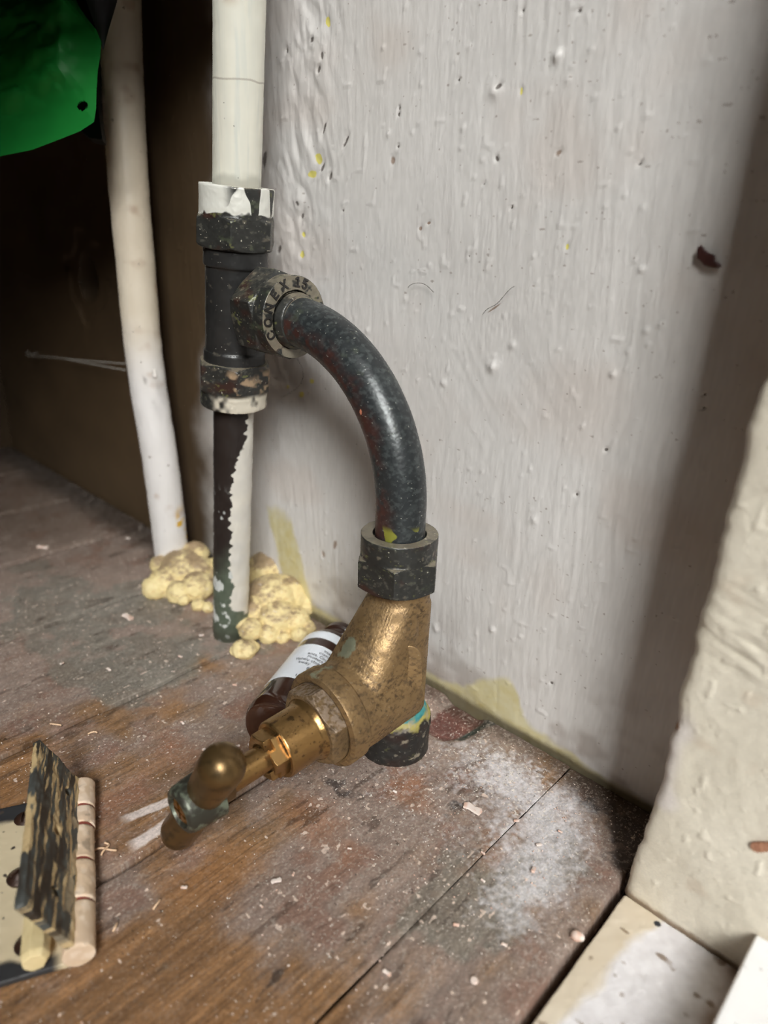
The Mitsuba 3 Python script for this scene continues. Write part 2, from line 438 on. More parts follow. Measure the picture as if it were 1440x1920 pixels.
    c = mix(c, C(58, 44, 32), smoothstep(-.27, -.40, x) * .75)  # left boards painted darker to carry the shade there
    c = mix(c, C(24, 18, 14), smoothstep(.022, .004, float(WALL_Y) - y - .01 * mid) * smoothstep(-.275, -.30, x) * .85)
    gr1 = fbm(x * 1900, y * 1500, 3.0, 3)
    c = mix(c, C(176, 164, 154), smoothstep(.56, .74, gr1) * (.10 + .30 * film))
    return c * (.66 + .50 * fbm(x * 2400, y * 2000, 8.0, 2) + .18 * noise(x * 900, y * 700))


def floor_rough(p, n, uv):
    return .42 + .30 * smoothstep(.35, .65, fb(p, 70, 3, 2.0))


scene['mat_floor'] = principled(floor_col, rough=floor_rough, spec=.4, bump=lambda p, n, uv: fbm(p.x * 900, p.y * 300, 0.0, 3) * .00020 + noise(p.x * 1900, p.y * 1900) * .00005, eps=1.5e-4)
scene['mat_gap'] = principled((.012, .010, .008), rough=.9, spec=.1)


# --- pipes and fittings --------------------------------------------------------------------------------
RIS_A, RIS_B = np.array([-.2112, .140, -.005]), np.array([-.1907, .140, .2143])
RIS_D = (RIS_B - RIS_A) / np.linalg.norm(RIS_B - RIS_A)


def ris(z):
    return RIS_A + (RIS_B - RIS_A) * ((z - RIS_A[2]) / (RIS_B[2] - RIS_A[2]))


def paint_white(p, n, uv):
    c = mix(C(214, 210, 196), C(196, 196, 186), fbm(p.x * 300, p.y * 300, p.z * 16, 3))
    c = mix(c, C(184, 188, 182), smoothstep(.5, .8, fbm(p.x * 620, p.y * 620, p.z * 22, 3)) * .6)
    c = mix(c, C(170, 150, 124), smoothstep(.62, .8, fb(p, 60, 3, 2.0)) * .45)
    e = fb(p, 700, 2, 1.0)
    q = W(463, 285, .1335)
    chip = dr.sqrt(dr.square((p.x - float(q[0]) + .3 * (p.z - float(q[2]))) / .0011) + dr.square((p.z - float(q[2])) / .0021)) + 1.1 * (e - .5)
    c = mix(c, C(52, 44, 46), smoothstep(1.05, .85, chip) * smoothstep(.22, .40, dr.abs(e - .55) * 3.))
    c = mix(c, C(60, 52, 50), smoothstep(.84, .9, fb(p, 520, 2, 6.0)) * .9)
    # hairline round the pipe
    z1 = float(W(445, 143, .1335)[2])
    c = mix(c, C(140, 130, 118), smoothstep(.0004, .0001, dr.abs(p.z - z1 + .0015 * (fb(p, 180, 2) - .5))) * .55)
    c = mix(c, C(120, 118, 108), smoothstep(.0032, .0, p.z - .1682 - .004 * (fb(p, 260, 2, 4.) - .5)) * .5)
    return c


scene['mat_pipe_white'] = principled(paint_white, rough=.40, spec=.5, bump=lambda p, n, uv: fbm(p.x * 800, p.y * 800, p.z * 60, 2) * .00010, eps=1.5e-4)


def paint_left(p, n, uv):
    c = mix(C(206, 196, 180), C(188, 174, 154), fbm(p.x * 120, p.y * 120, p.z * 24, 3))
    c = mix(c, C(214, 212, 214), smoothstep(.12, .085, p.z + .02 * (fb(p, 60) - .5)) * .8)
    c = mix(c, C(150, 120, 96), smoothstep(.66, .82, fb(p, 100, 3, 3.0)) * .5)
    c = mix(c, C(92, 76, 60), smoothstep(.82, .89, fb(p, 480, 2, 6.0)) * .7)
    c = mix(c, C(200, 160, 62), smoothstep(.5, .6, fb(p, 240, 2, 2.)) * smoothstep(.036, .026, p.z) * smoothstep(.0044, .0056, (p.x + .278) * .74 + (p.y - .154) * .67))
    return c


scene['mat_pipe_cream'] = principled(paint_left, rough=.45, spec=.45, bump=lambda p, n, uv: fbm(p.x * 500, p.y * 500, p.z * 80, 2) * .00012, eps=1.5e-4)


def dark_base(p, s=0.0):
    a, b, e = fb(p, 130, 3, 1. + s), fb(p, 420, 3, 4. + s), fb(p, 1300, 2, 7. + s)
    a2 = fb(p, 700, 3, 2. + s)
    c = mix(C(32, 33, 33), C(56, 56, 53), .5 * a + .5 * a2)
    c = mix(c, C(94, 92, 84), smoothstep(.58, .78, a2) * .5)
    c = mix(c, C(60, 38, 32), smoothstep(.54, .72, fb(p, 170, 3, 9. + s)) * .8)
    c = mix(c, C(74, 82, 62), smoothstep(.58, .78, .6 * fb(p, 210, 3, 12. + s) + .4 * a2) * .6)
    c = mix(c, C(112, 114, 70), smoothstep(.62, .74, .6 * fb(p, 300, 3, 15. + s) + .4 * fb(p, 1100, 2, 3. + s)) * .6)
    c = mix(c, C(120, 112, 98), smoothstep(.66, .84, b) * .55)
    c = mix(c, C(188, 182, 168), smoothstep(.78, .86, e) * .75)
    return c, a, b, e


def riser_low(p, n, uv):
    """lower riser: black with a broad run of cream paint on its right and green-grey at the foot"""
    c, a, b, e = dark_base(p, 2.)
    c = mix(C(30, 22, 20), C(44, 38, 36), a)
    ax = p.x - (float(RIS_A[0]) + (p.z - float(RIS_A[2])) * float((RIS_B[0] - RIS_A[0]) / (RIS_B[2] - RIS_A[2])))
    side = ax * .74 + (p.y - .14) * .674                 # across the pipe, left to right
    green = smoothstep(.046, .030, p.z + .012 * (a - .5) - side * 1.0)
    c = mix(c, mix(C(92, 100, 86), C(70, 80, 68), b), green)
    c = mix(c, C(206, 208, 206), smoothstep(.63, .68, fbm(p.x * 330, p.y * 330, p.z * 190, 3) + .05 * green) * smoothstep(.070, .05, p.z) * smoothstep(.0075, -.001, side) * .9)
    tooth = fbm(p.x * 200, p.y * 200, p.z * 520, 2)
    edge = side - .0012 - .0045 * smoothstep(.072, .088, p.z) - .0016 * (tooth - .5) * 2 - .0018 * (noise(p.z * 130.) - .5)
    white = smoothstep(-.00025, .00025, edge) * smoothstep(.0165, .0178, p.z + .004 * (tooth - .5) + side * .8)
    c = mix(c, mix(C(214, 208, 196), C(196, 192, 186), fb(p, 160)), white)
    c = mix(c, C(56, 56, 46), smoothstep(.010, .0, p.z) * .8)
    return c


def dark_bend(p, n, uv):
    a, b, e = fb(p, 120, 3, 1.), fb(p, 420, 3, 4.), fb(p, 1500, 2, 7.)
    c = mix(C(36, 39, 41), C(52, 56, 58), a)
    c = mix(c, C(82, 88, 88), smoothstep(.48, .75, fb(p, 900, 3, 4.)) * .5)
    c = mix(c, C(70, 76, 76), smoothstep(.5, .8, b) * .4)
    side = (p.x + .1215 + .05) ** 2 + (p.z - .081) ** 2
    c = mix(c, C(80, 45, 38), smoothstep(.40, .60, fb(p, 75, 3, 9.) * .7 + .3 * fb(p, 500, 2, 2.)) * smoothstep(.0545, .0480, dr.sqrt(side) + .006 * (fb(p, 160, 3, 4.) - .5)) * smoothstep(.0425, .0455, dr.sqrt(side) + .004 * (fb(p, 260, 2, 7.) - .5)) * smoothstep(.141, .137, p.y) * .85)
    c = mix(c, C(80, 86, 70), smoothstep(.60, .80, fb(p, 150, 3, 12.) * .6 + .4 * fb(p, 700, 2, 3.)) * .45)
    c = mix(c, C(160, 160, 152), smoothstep(.78, .88, e + .02 * a) * .6)
    q = W(680, 772, .1335)
    c = mix(c, C(216, 140, 112), smoothstep(1.1, .8, dr.sqrt(dr.square((p.x - float(q[0])) / .0005) + dr.square((p.z - float(q[2])) / .0008)) + .5 * (e - .5)))
    c = mix(c, C(150, 150, 60), smoothstep(.0800, .0775, p.z) * smoothstep(.5, .6, fb(p, 260, 2, 3.)) * .8)
    return c


def dark_nut(p, n, uv):
    c, a, b, e = dark_base(p)
    dusty = smoothstep(.55, .95, n.z) + smoothstep(.80, .98, n.x) * 1.5 * smoothstep(-.1715, -.1708, p.x) * smoothstep(-.150, -.152, p.x) * smoothstep(.30, .55, fb(p, 330, 3, 3.))                           # dust lies on faces that look up; chalk on the lettered face
    c = mix(c, mix(C(176, 166, 146), C(120, 110, 92), b), smoothstep(.25, .9, dusty * (.25 + 1.0 * b)) * .55)
    # the topmost nut: its collar is brushed white, the lowest has cream runs
    h = p.z - float(.1590) + (fb(p, 260, 3, 5.) - .5) * .0035
    gap = smoothstep(.56, .60, fbm(p.x * 260, p.y * 260, p.z * 90, 2)) * smoothstep(-.1895, -.186, p.x)
    c = mix(c, mix(C(222, 222, 214), C(206, 204, 196), a), smoothstep(-.0003, .0003, h) * smoothstep(.15, .155, p.z) * (1 - gap))
    low = smoothstep(.40, .62, fbm(p.x * 300, p.y * 300, p.z * 200, 2) + .25 * smoothstep(-.199, -.190, p.x)) * smoothstep(.1035, .1015, p.z) * smoothstep(.09, .094, p.z) * smoothstep(-.2005, -.196, p.x + .0)
    c = mix(c, C(206, 198, 182), low)
    q = smoothstep(.0012, -.0008, dr.abs(p.x + .1905) - .0016 + .004 * (fb(p, 220, 3, 6.) - .5)) * smoothstep(.102, .104, p.z) * smoothstep(.113, .110, p.z) * smoothstep(.45, .6, fb(p, 260, 3, 8.))
    c = mix(c, C(176, 150, 122), q * .8)
    return c


scene['mat_riser_low'] = principled(riser_low, rough=.42, spec=.5, bump=lambda p, n, uv: fbm(p.x * 500, p.y * 500, p.z * 300, 3) * .0003, eps=1.5e-4)
scene['mat_bend'] = principled(dark_bend, rough=.36, spec=.6, metallic=.25, bump=lambda p, n, uv: fbm(p.x * 900, p.y * 900, p.z * 900, 2) * .00008, eps=1.5e-4)
scene['mat_dark'] = principled(dark_nut, rough=.40, spec=.55, metallic=.12, bump=lambda p, n, uv: fbm(p.x * 800, p.y * 800, p.z * 800, 3) * .00022, eps=1.5e-4)


def tee_col(p, n, uv):
    a, b, e = fb(p, 130, 3, 1.), fb(p, 420, 3, 4.), fb(p, 1300, 2, 7.)
    c = mix(C(26, 27, 28), C(48, 47, 46), a)
    c = mix(c, C(110, 104, 92), smoothstep(.66, .84, b) * .4)
    return mix(c, C(190, 186, 176), smoothstep(.84, .90, e) * .7)


scene['mat_tee'] = principled(tee_col, rough=.38, spec=.5, bump=lambda p, n, uv: fbm(p.x * 700, p.y * 700, p.z * 700, 2) * .0001, eps=1.5e-4)


def brass_col(p, n, uv):
    a, b, e = fb(p, 110, 3, 1.), fb(p, 380, 3, 4.), fb(p, 1500, 2, 7.)
    g3 = fb(p, 1100, 3, 5.)
    c = mix(C(160, 130, 90), C(130, 106, 76), a)
    c = mix(c, C(98, 80, 60), smoothstep(.42, .70, .45 * b + .55 * g3) * .7)
    c = mix(c, C(66, 52, 40), smoothstep(.56, .76, .6 * fb(p, 110, 3, 9.) + .4 * g3) * .55)
    q = W(683, 1197, .128)
    v = dr.sqrt(dr.square((p.x - float(q[0]) - .25 * (p.z - float(q[2]))) / .0030) + dr.square((p.z - float(q[2])) / .0045)) + 1.3 * (fb(p, 300, 3, 2.) - .5)
    c = mix(c, C(150, 158, 136), smoothstep(1.0, .6, v + .5 * (g3 - .5)) * .75)
    c = mix(c, C(176, 160, 136), smoothstep(.78, .86, e) * .5)
    return c


def brass_rough(p, n, uv):
    return .46 + .22 * smoothstep(.4, .7, fb(p, 300, 3, 5.))


scene['mat_brass'] = principled(brass_col, rough=brass_rough, metallic=.62, spec=.5, bump=lambda p, n, uv: fbm(p.x * 1700, p.y * 1700, p.z * 1700, 2) * .00012, eps=1.0e-4)


def brass_dusty(p, n, uv):
    c = brass_col(p, n, uv)
    d = smoothstep(.10, .8, n.z + .3 * n.x) * smoothstep(.30, .62, fb(p, 900, 3, 2.))
    return mix(mix(c, C(50, 40, 32), .35), C(150, 132, 116), d * .8)


scene['mat_brass_dusty'] = principled(brass_dusty, rough=.55, metallic=.35, spec=.4, bump=lambda p, n, uv: fbm(p.x * 1500, p.y * 1500, p.z * 1500, 2) * .0002, eps=1.0e-4)


def brass_worn(p, n, uv):
    a, b, e = fb(p, 140, 3, 1.), fb(p, 500, 3, 4.), fb(p, 1400, 2, 7.)
    c = mix(C(172, 136, 86), C(138, 106, 68), a)
    c = mix(c, C(70, 54, 38), smoothstep(.58, .76, b) * .7)
    return mix(c, C(44, 34, 26), smoothstep(.74, .82, e) * .7)


scene['mat_brass_worn'] = principled(brass_worn, rough=.30, metallic=.85, spec=.5, bump=lambda p, n, uv: fbm(p.x * 1200, p.y * 1200, p.z * 1200, 2) * .00006, eps=1.0e-4)


def handle_col(p, n, uv):
    a, b = fb(p, 140, 3, 1.), fb(p, 420, 3, 4.)
    c = mix(C(124, 98, 62), C(88, 70, 46), a)
    return mix(c, C(52, 44, 34), smoothstep(.5, .75, b) * .5)


scene['mat_handle'] = principled(handle_col, rough=.34, metallic=.75, spec=.5)


def boss_col(p, n, uv):
    a, b = fb(p, 260, 3, 1.), fb(p, 700, 3, 4.)
    c = mix(C(70, 70, 62), C(50, 46, 40), a)
    return mix(c, C(132, 142, 124), smoothstep(.45, .66, a * .5 + b * .5) * .7)


scene['mat_boss'] = principled(boss_col, rough=.42, metallic=.45, spec=.5)
scene['mat_gold'] = principled(lambda p, n, uv: mix(C(176, 126, 46), C(104, 70, 26), fb(p, 700, 2)), rough=.28, metallic=.9)


def coupling_col(p, n, uv):
    """lower coupling: black, crusted with blue-green and yellow verdigris on its shoulder"""
    c, a, b, e = dark_base(p, 5.)
    c = mix(c, C(30, 28, 27), .65)
    lev = p.z - .0028 * (fb(p, 300, 3, 2.) - .5) * 2
    side = smoothstep(-.128, -.118, p.x)
    c = mix(c, mix(C(176, 164, 92), C(140, 132, 70), b), smoothstep(.0125, .0140, lev) * side)
    c = mix(c, mix(C(70, 150, 148), C(36, 92, 104), b), smoothstep(.0150, .0163, lev) * side)
    c = mix(c, C(160, 150, 132), smoothstep(.56, .72, b) * smoothstep(-.114, -.108, p.x) * .6)
    return c


scene['mat_coupling'] = principled(coupling_col, rough=.5, spec=.45, bump=lambda p, n, uv: fbm(p.x * 700, p.y * 700, p.z * 700, 3) * .0004, eps=1.5e-4)


def foam_col(p, n, uv):
    a, b = fb(p, 90, 3, 1.), fb(p, 300, 3, 4.)
    c = mix(C(228, 212, 164), C(210, 188, 132), b)
    f2 = fb(p, 800, 3, 8.)
    dirt = smoothstep(.50, .70, .55 * a + .25 * b + .2 * f2 + .13 * (n.z - .2) + .12 * smoothstep(.012, .022, p.z))
    c = mix(c, C(190, 150, 92), smoothstep(.52, .7, f2) * .35)
    c = mix(c, mix(C(158, 132, 104), C(112, 94, 82), f2), dirt * .85)
    c = mix(c, C(216, 206, 196), smoothstep(.80, .86, fb(p, 800, 2, 7.)) * .7)
    return c


scene['mat_foam'] = principled(foam_col, rough=.6, spec=.3, bump=lambda p, n, uv: fbm(p.x * 700, p.y * 700, p.z * 700, 3) * .0003, eps=1.5e-4)

# ------------------------------------------------------------------ setting
# back wall
xs = np.unique(np.concatenate([np.arange(-.56, -.40, .003), np.arange(-.40, -.34, .0009), np.arange(-.34, -.295, .0015), np.arange(-.295, -.030, .00055), np.linspace(-.030, .12, 20)]))
zs = np.unique(np.concatenate([np.arange(-.004, .236, .00055), np.linspace(.236, .34, 24)]))
wall = gridmesh(xs, zs, lambda U, V: np.stack([U, WALL_Y - wall_height(U, V), V], -1))
struct('wall_back', 'rough white-painted plaster wall with chips, paint runs and scuffs')
put('wall_back', wall, 'mat_wall')


# left end of the alcove
def left_face(U, V):
    X = np.stack([U, V, U * 0], -1)
    return np.stack([-.525 + (meshkit.fbm(X * 30, 3, 3) - .5) * .004, U, V], -1)


struct('wall_left', 'dim end wall of the alcove')
put('wall_left', gridmesh(np.arange(-.60, .18, .006), np.arange(-.004, .34, .006), left_face), 'mat_wall')
struct('shade_board', 'unseen board added over the left to cast shade')
rw = m3.Manifold.cube([0.62, WALL_Y - SHADE_BOARD['y0'], .018]).translate([SHADE_BOARD['x1'] - .62, SHADE_BOARD['y0'], SHADE_BOARD['z']])
put('shade_board', tm(rw), 'mat_gap', smooth=False)  # unseen slab, added to keep daylight off the left side
# the window in the room's far wall
struct('window_1', 'window of the room, bright with daylight')
wv = np.array([[WIN['x0'], WIN['y'], WIN['z0']], [WIN['x1'], WIN['y'], WIN['z0']], [WIN['x1'], WIN['y'], WIN['z1']], [WIN['x0'], WIN['y'], WIN['z1']]])
scene['window_1'] = mikit.ply((wv, np.array([[0, 2, 1], [0, 3, 2]])), principled((.5, .5, .5)), emitter={'type': 'area', 'radiance': {'type': 'rgb', 'value': WINDOW_RADIANCE}})
fr = m3.Manifold.cube([WIN['x1'] - WIN['x0'] + .16, .07, WIN['z1'] - WIN['z0'] + .16]).translate([WIN['x0'] - .08, WIN['y'] - .07, WIN['z0'] - .08])
put('window_frame', tm(fr - m3.Manifold.cube([WIN['x1'] - WIN['x0'], .3, WIN['z1'] - WIN['z0']]).translate([WIN['x0'], WIN['y'] - .003, WIN['z0']])), 'mat_white_board', smooth=False, parent='window_1')

# floorboards
EDGES = [-.60, -.5325, -.466, -.399, -.333, -.2665, -.1998, -.1363, -.0718, -.0400]
struct('floor', 'worn stained floorboards strewn with plaster dust')
labels['floor'] = {'kind': 'structure', 'label': 'worn stained floorboards strewn with plaster dust'}
for i, (a, b) in enumerate(zip(EDGES[:-1], EDGES[1:])):
    g0 = {-.0718: .00006, -.1363: .0003, -.1998: .0003}
    ga, gb = g0.get(a, .0005), g0.get(b, .0005)
    fine = a > -.30
    step = .0008 if fine else .003
    us = np.unique(np.concatenate([[a + ga, a + ga + .0006, a + ga + .0014], np.arange(a + .003, b - .003, step), [b - gb - .0014, b - gb - .0006, b - gb]]))
    vs = np.unique(np.concatenate([np.linspace(-.50, -.01, 30), np.arange(-.01, WALL_Y + .0005, step)]))

    def plank(U, V, a=a, b=b, i=i, ga=ga, gb=gb):
        X = np.stack([U, V, U * 0 + i], -1)
        h = (meshkit.fbm(X * np.array([60, 14, 1]), 3, 20 + i) - .5) * .0010 + (meshkit.fbm(X * np.array([420, 30, 1]), 2, 40 + i) - .5) * .0004 + (meshkit.fbm(X * np.array([300, 300, 1]), 2, 41) - .5) * .0003
        e = np.minimum(U - a - ga, b - U - gb)
        rag = .4 + 1.2 * meshkit.noise(np.stack([U * 0 + i * 9., V * 70, U * 0], -1), 60)
        e2 = np.where(np.abs(U + .0718) < .02, e * 2.5, e)
        h = h - np.exp(-e2 / (.0007 * rag)) * .0013 * rag * np.where(np.abs(U + .0718) < .02, .10 + .25 * nsm(.11 - V, 0, .02), 1.0)
        h = h - (i % 3) * .0001
        h = h - .0024 * nsm(1.3 - np.sqrt(((U + .1135) / .009) ** 2 + ((V - .165) / .012) ** 2), 0, .5)
        h = np.where(e < 1e-5, h - np.where(np.abs(U + .0718) < .001, .00015, .006), h)
        return np.stack([U, V, h], -1)
    put('plank', gridmesh(us, vs, plank), 'mat_floor', parent='floor')
sub = m3.Manifold.cube([.75, .75, .01]).translate([-.62, -.52, -.018])
put('underfloor', tm(sub), 'mat_gap', smooth=False, parent='floor')

# painted casing at the right: its ragged front corner is measured on the photograph
CAS_Y = .141
cz = np.array([W(px, py, CAS_Y)[[0, 2]] for px, py in ((1165, 1680), (1195, 1590), (1225, 1500), (1262, 1350), (1300, 1200), (1340, 1060), (1370, 920), (1402, 800), (1440, 690))])


def casing_x(z):
    x = np.interp(z, cz[:, 1], cz[:, 0])
    return x + (meshkit.fbm(np.stack([z * 160, z * 0, z * 0], -1), 3, 5) - .5) * .0016


us = np.concatenate([np.linspace(-1.0, -.02, 16), np.linspace(0, .055, 130), np.linspace(.06, .14, 12)])
vs = np.concatenate([np.arange(-.001, .15, .00045), np.linspace(.152, .34, 30)])


def casing(U, V):
    X = np.stack([U, V, U * 0], -1)
    x0 = casing_x(V)
    f = np.clip(-U, 0, 1)                                   # side face, back to the wall
    u = np.clip(U, 0, None)
    h = (meshkit.fbm(X * 60, 3, 7) - .5) * .0010 + (meshkit.fbm(X * 330, 2, 8) - .5) * .0003
    rip = np.exp(-((V - .083 + .1 * (U - .01)) / .009) ** 2)
    h = h + rip * (meshkit.fbm(np.stack([U * 90, (V + .25 * U) * 420, U * 0], -1), 3, 9) - .45) * .0020
    lump = nsm(meshkit.noise(X * 330, 10), .88, .99) * .0003 + nsm(meshkit.noise(X * np.array([620, 620, 1]) + 3, 12), .86, .98) * .00030
    h = h + lump
    rnd = .0016 * np.exp(-u / .0010)
    y = CAS_Y - h * (1 - np.exp(-u / .0015)) + rnd
    y = np.where(U < 0, CAS_Y + .0016 + f * (WALL_Y + .004 - CAS_Y - .0016), y)
    return np.stack([x0 + u + .0012 * f, y, V], -1)


struct('trim_1', 'cream-painted door casing with a bumpy, chipped front')
put('trim_1', gridmesh(us, vs, casing), 'mat_casing')
q = W(1418, 1588, CAS_Y - .0006)
ex = hull(cyl(1.1, -.25, .35), cyl(.9, -.25, .35).translate([2.6, 2.2, 0]))
put('exposed_wood', placed(soften(ex, .3, 4, .06, .8, 3), q, np.stack([[1, 0, 0], [0, 0, 1], [0, -1, 0]], 1)),
    principled(lambda p, n, uv: mix(C(176, 128, 100), C(140, 92, 70), noise(p.x * 2500 + p.z * 900, p.z * 300)), rough=.7), parent='trim_1', label='bare pinkish wood in a paint chip')
# pale threshold board and white board
struct('trim_2', 'pale cream threshold board with a patch of white paint')


def boxed(x0, x1, y0, y1, z0, z1, r=1.0, edge=.8, amp=.06, seed=0, freq=.3):
    c = [m3.Manifold.sphere(r, 16).translate([x, y, z]) for x in (x0 * 1000 + r, x1 * 1000 - r) for y in (y0 * 1000 + r, y1 * 1000 - r) for z in (z0 * 1000 + r, z1 * 1000 - r)]
    return placed(soften(hull(*c), edge, 0, amp, freq, seed), [0, 0, 0], np.eye(3))


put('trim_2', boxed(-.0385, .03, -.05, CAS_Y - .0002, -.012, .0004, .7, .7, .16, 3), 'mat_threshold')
struct('trim_3', 'smooth white-painted board lying on the threshold')
put('trim_3', boxed(-.0094, .05, -.06, .1405, .0006, .0140, .8, 1.2, .05, 5), 'mat_white_board')

# ------------------------------------------------------------------ pipework with the stopcock (one rigid run)
PW = thing('pipework', 'dark pipe run with tee, curved pipe and brass stopcock at its foot', 'pipe')


def nut_man(af=22.6, hexh=10.0, colh=5.6, colr=11.4, bore=7.9):
    """compression nut about local z: hexagon from z=0, round collar above"""
    m = hexprism(af, 0, hexh, 1.1) + cyl(colr, hexh - .5, hexh + colh)
    return m - cyl(bore, hexh + colh - 2.2, hexh + colh + 1)


# upper white riser
path = [ris(z) for z in np.linspace(.160, .262, 90)]
put('upper_pipe', tube(path, .00735, 56, .00013, 260, 4), 'mat_pipe_white', parent=PW, label='white-painted upper pipe')
path = [ris(z) for z in np.linspace(-.006, .104, 130)]
put('lower_pipe', tube(path, .0070, 56, .00025, 240, 6), 'mat_riser_low', parent=PW, label='lower pipe, half black and half painted cream, green-grey at its foot')
# tee
tee = put('tee', placed(soften(cyl(9.7, -22, 22) + cyl(10.3, 13.5, 19) + cyl(10.3, -19, -13.5) + cyl(9.2, 0, 20).rotate([0, 90, 0]), .8, 8, .10, .3, 2), ris(.1305), frame(RIS_D, 0) @ np.array([[0, -1, 0], [1, 0, 0], [0, 0, 1.]])),
          'mat_tee', parent=PW, label='black tee fitting')
RX = np.stack([[0, -1., 0], [0, 0, 1.], [1., 0, 0]], 1)        # local z along world x
RX = RX if np.linalg.det(RX) > 0 else RX[:, [1, 0, 2]]
nut = nut_man()
put('nut', placed(soften(nut_man(22.6, 9.8, 8.4, 11.5), .55, 5, .16, .35, 11), ris(.1493), frame(RIS_D, .30)), 'mat_dark', parent=tee, label='upper nut, its collar brushed with white paint')
put('nut', placed(soften(nut, .55, 5, .14, .35, 12), ris(.1135), frame(-RIS_D, .55)), 'mat_dark', parent=tee, label='lower nut with cream paint runs')
SIDE = ris(.1310) + np.array([.0150, 0, 0])
put('nut', placed(soften(nut_man(24.2, 11.0, 4.6, 12.2, 8.0), .5, 4, .12, .35, 13), SIDE, RX @ np.array([[math.cos(.2), -math.sin(.2), 0], [math.sin(.2), math.cos(.2), 0], [0, 0, 1]])), 'mat_dark', parent=tee, label='side nut with raised letters round its collar')
# raised letters on the side nut's collar
lets = []
for ch, deg in (('C', 206), ('O', 184), ('N', 162), ('E', 138), ('X', 114), ('1', 84), ('5', 68)):
    m = meshkit.text_mesh(ch, 2.8, .55, bold=True)
    m.vertices -= np.array([(m.bounds[0][0] + m.bounds[1][0]) / 2, 0, 0])
    th = math.radians(deg)
    # local face plane: angle th measured about the nut's axis as seen from its open end, tops outward
    er = np.array([math.cos(th), math.sin(th)])
    et = np.array([math.sin(th), -math.cos(th)])
    v = np.asarray(m.vertices)
    P = er * (8.95 + v[:, 1:2]) + et * v[:, 0:1]
    # viewer's right / up for the face looking along +x: right = +y world flipped
    lets.append(trimesh.Trimesh(np.stack([v[:, 2] + 15.45, P[:, 0], P[:, 1]], 1), m.faces, process=False))
lt = trimesh.util.concatenate(lets)
lt.vertices = np.asarray(lt.vertices) * .001 + SIDE
scene['mat_letters'] = principled((.020, .018, .017), rough=.4, spec=.5)
put('lettering', lt, 'mat_letters', smooth=False, parent=tee, label='dark raised letters round the nut collar')
# curved pipe
R_B, XV, ZB = .0480, -.1213, .0815
cx_, cz_ = XV - R_B, .1300 - R_B
arc = [np.array([cx_ + R_B * math.sin(a), .140, cz_ + R_B * math.cos(a)]) for a in np.linspace(0, math.pi / 2, 90)]
pre = [np.array([x, .140, .1300]) for x in np.linspace(-.186, cx_, 12)[:-1]]
post = [np.array([XV + .0004 * k / 10, .140, z]) for k, z in enumerate(np.linspace(cz_, .066, 12)[1:])]
path = pre + arc + post
put('curved_pipe', tube(path, .00735, 56, .00006, 200, 9), 'mat_bend', parent=PW, label='dark curved copper pipe')
put('solder_ring', tube([np.array([-.1680, .14, .13]), np.array([-.1665, .14, .13]), np.array([-.1650, .14, .13]), np.array([-.1643, .14, .13])], [.0086, .0084, .0079, .0074], 48, .0002, 500, 2), 'mat_dark', parent=PW)

# stopcock
VX = np.array([-.1200, .140, 0.0])
ST = PW + '__stopcock'
labels[ST] = {'label': 'brass stopcock with a crutch-head tap facing into the room'}
BC = np.array([-.1193, .140, .0275])
SD = np.array([-.0309, -.9974, -.0649])
SD /= np.linalg.norm(SD)
RS = frame(SD, 0.0)                       # local z along the spindle, mm from the body centre
RI = np.linalg.inv(RS)


def to_stem(pw):
    return RI @ ((np.asarray(pw) - BC) * 1000)


def wm(man):
    """a manifold given in world-axis millimetres about BC, turned into the stem frame"""
    M = np.zeros((3, 4))
    M[:, :3] = RI
    return man.transform(M)


up_ = lambda r, z0, z1, r2=None, dx=0: m3.Manifold.cylinder(z1 - z0, r, r if r2 is None else r2, 64).translate([(VX[0] - BC[0]) * 1000 + dx, 0, z0])
neck = wm(up_(9.6, 22.0, 34.0, 8.6))
vert = wm(up_(9.8, -12.5, 26, 9.7))
barrel = cyl(13.9, 3, 27.0)
bulge = hull(wm(up_(8.8, 24, 29)), cyl(12.6, 13, 22).translate([0, 0, 0]), wm(m3.Manifold.sphere(9.2, 32).translate([-1, -2, 6])))
low = hull(wm(up_(9.6, -11, -6)), wm(m3.Manifold.sphere(10.5, 32).translate([0, -4, -1])), cyl(13.0, 3, 8))
body = neck + vert + barrel + bulge + low
bm = soften(body, .8, 22, .10, .22, 21)
put('body', placed(bm, BC, RS), 'mat_brass', parent=ST)
fl = lathe([(12.2, 24.0), (13.9, 24.6), (14.7, 25.6), (14.7, 30.2), (14.3, 31.0), (13.0, 31.5), (12.2, 31.2), (11.9, 28.0), (0.0, 28.0)], 96)
put('collar', placed(fl, BC, RS), 'mat_brass', smooth=40, parent=ST)
put('boss_plate', placed(soften(hull(cyl(4.6, 0, 1.2).translate([0, 0, 0]), cyl(4.0, 0, 1.0).translate([0, 7.5, 0])), .5, 4, .05, .4, 2), BC + RS @ np.array([0, 0, 0]) * .001 + np.array([.0098, -.0070, .006]), frame([.74, -.66, .10], 0.0)), 'mat_brass', parent=ST)
ring = lathe([(2.3, 0), (2.3, .5), (1.7, .5), (1.7, 0)], 32)
put('casting_mark', placed(ring, BC + np.array([.0112, -.0082, .0030]), frame([.74, -.66, .10], 0.0)), 'mat_brass', parent=ST)
# upper compression nut of the stopcock
put('upper_nut', placed(soften(nut_man(22.4, 10.2, 6.2, 11.35), .5, 4, .14, .35, 31), VX + np.array([-.0010, 0, .0588]), frame([-.018, 0, 1], .12)), 'mat_dark', parent=ST, label='black nut at the top of the stopcock')
# lower coupling on the floor
put('lower_coupling', placed(soften(cyl(11.6, -3, 12.5) + cyl(11.6, 12.5, 16.5, 9.4), .7, 4, .35, .3, 33), VX + np.array([.0008, 0, 0]), np.eye(3)), 'mat_coupling', parent=ST, label='black coupling crusted with blue-green and yellow verdigris')
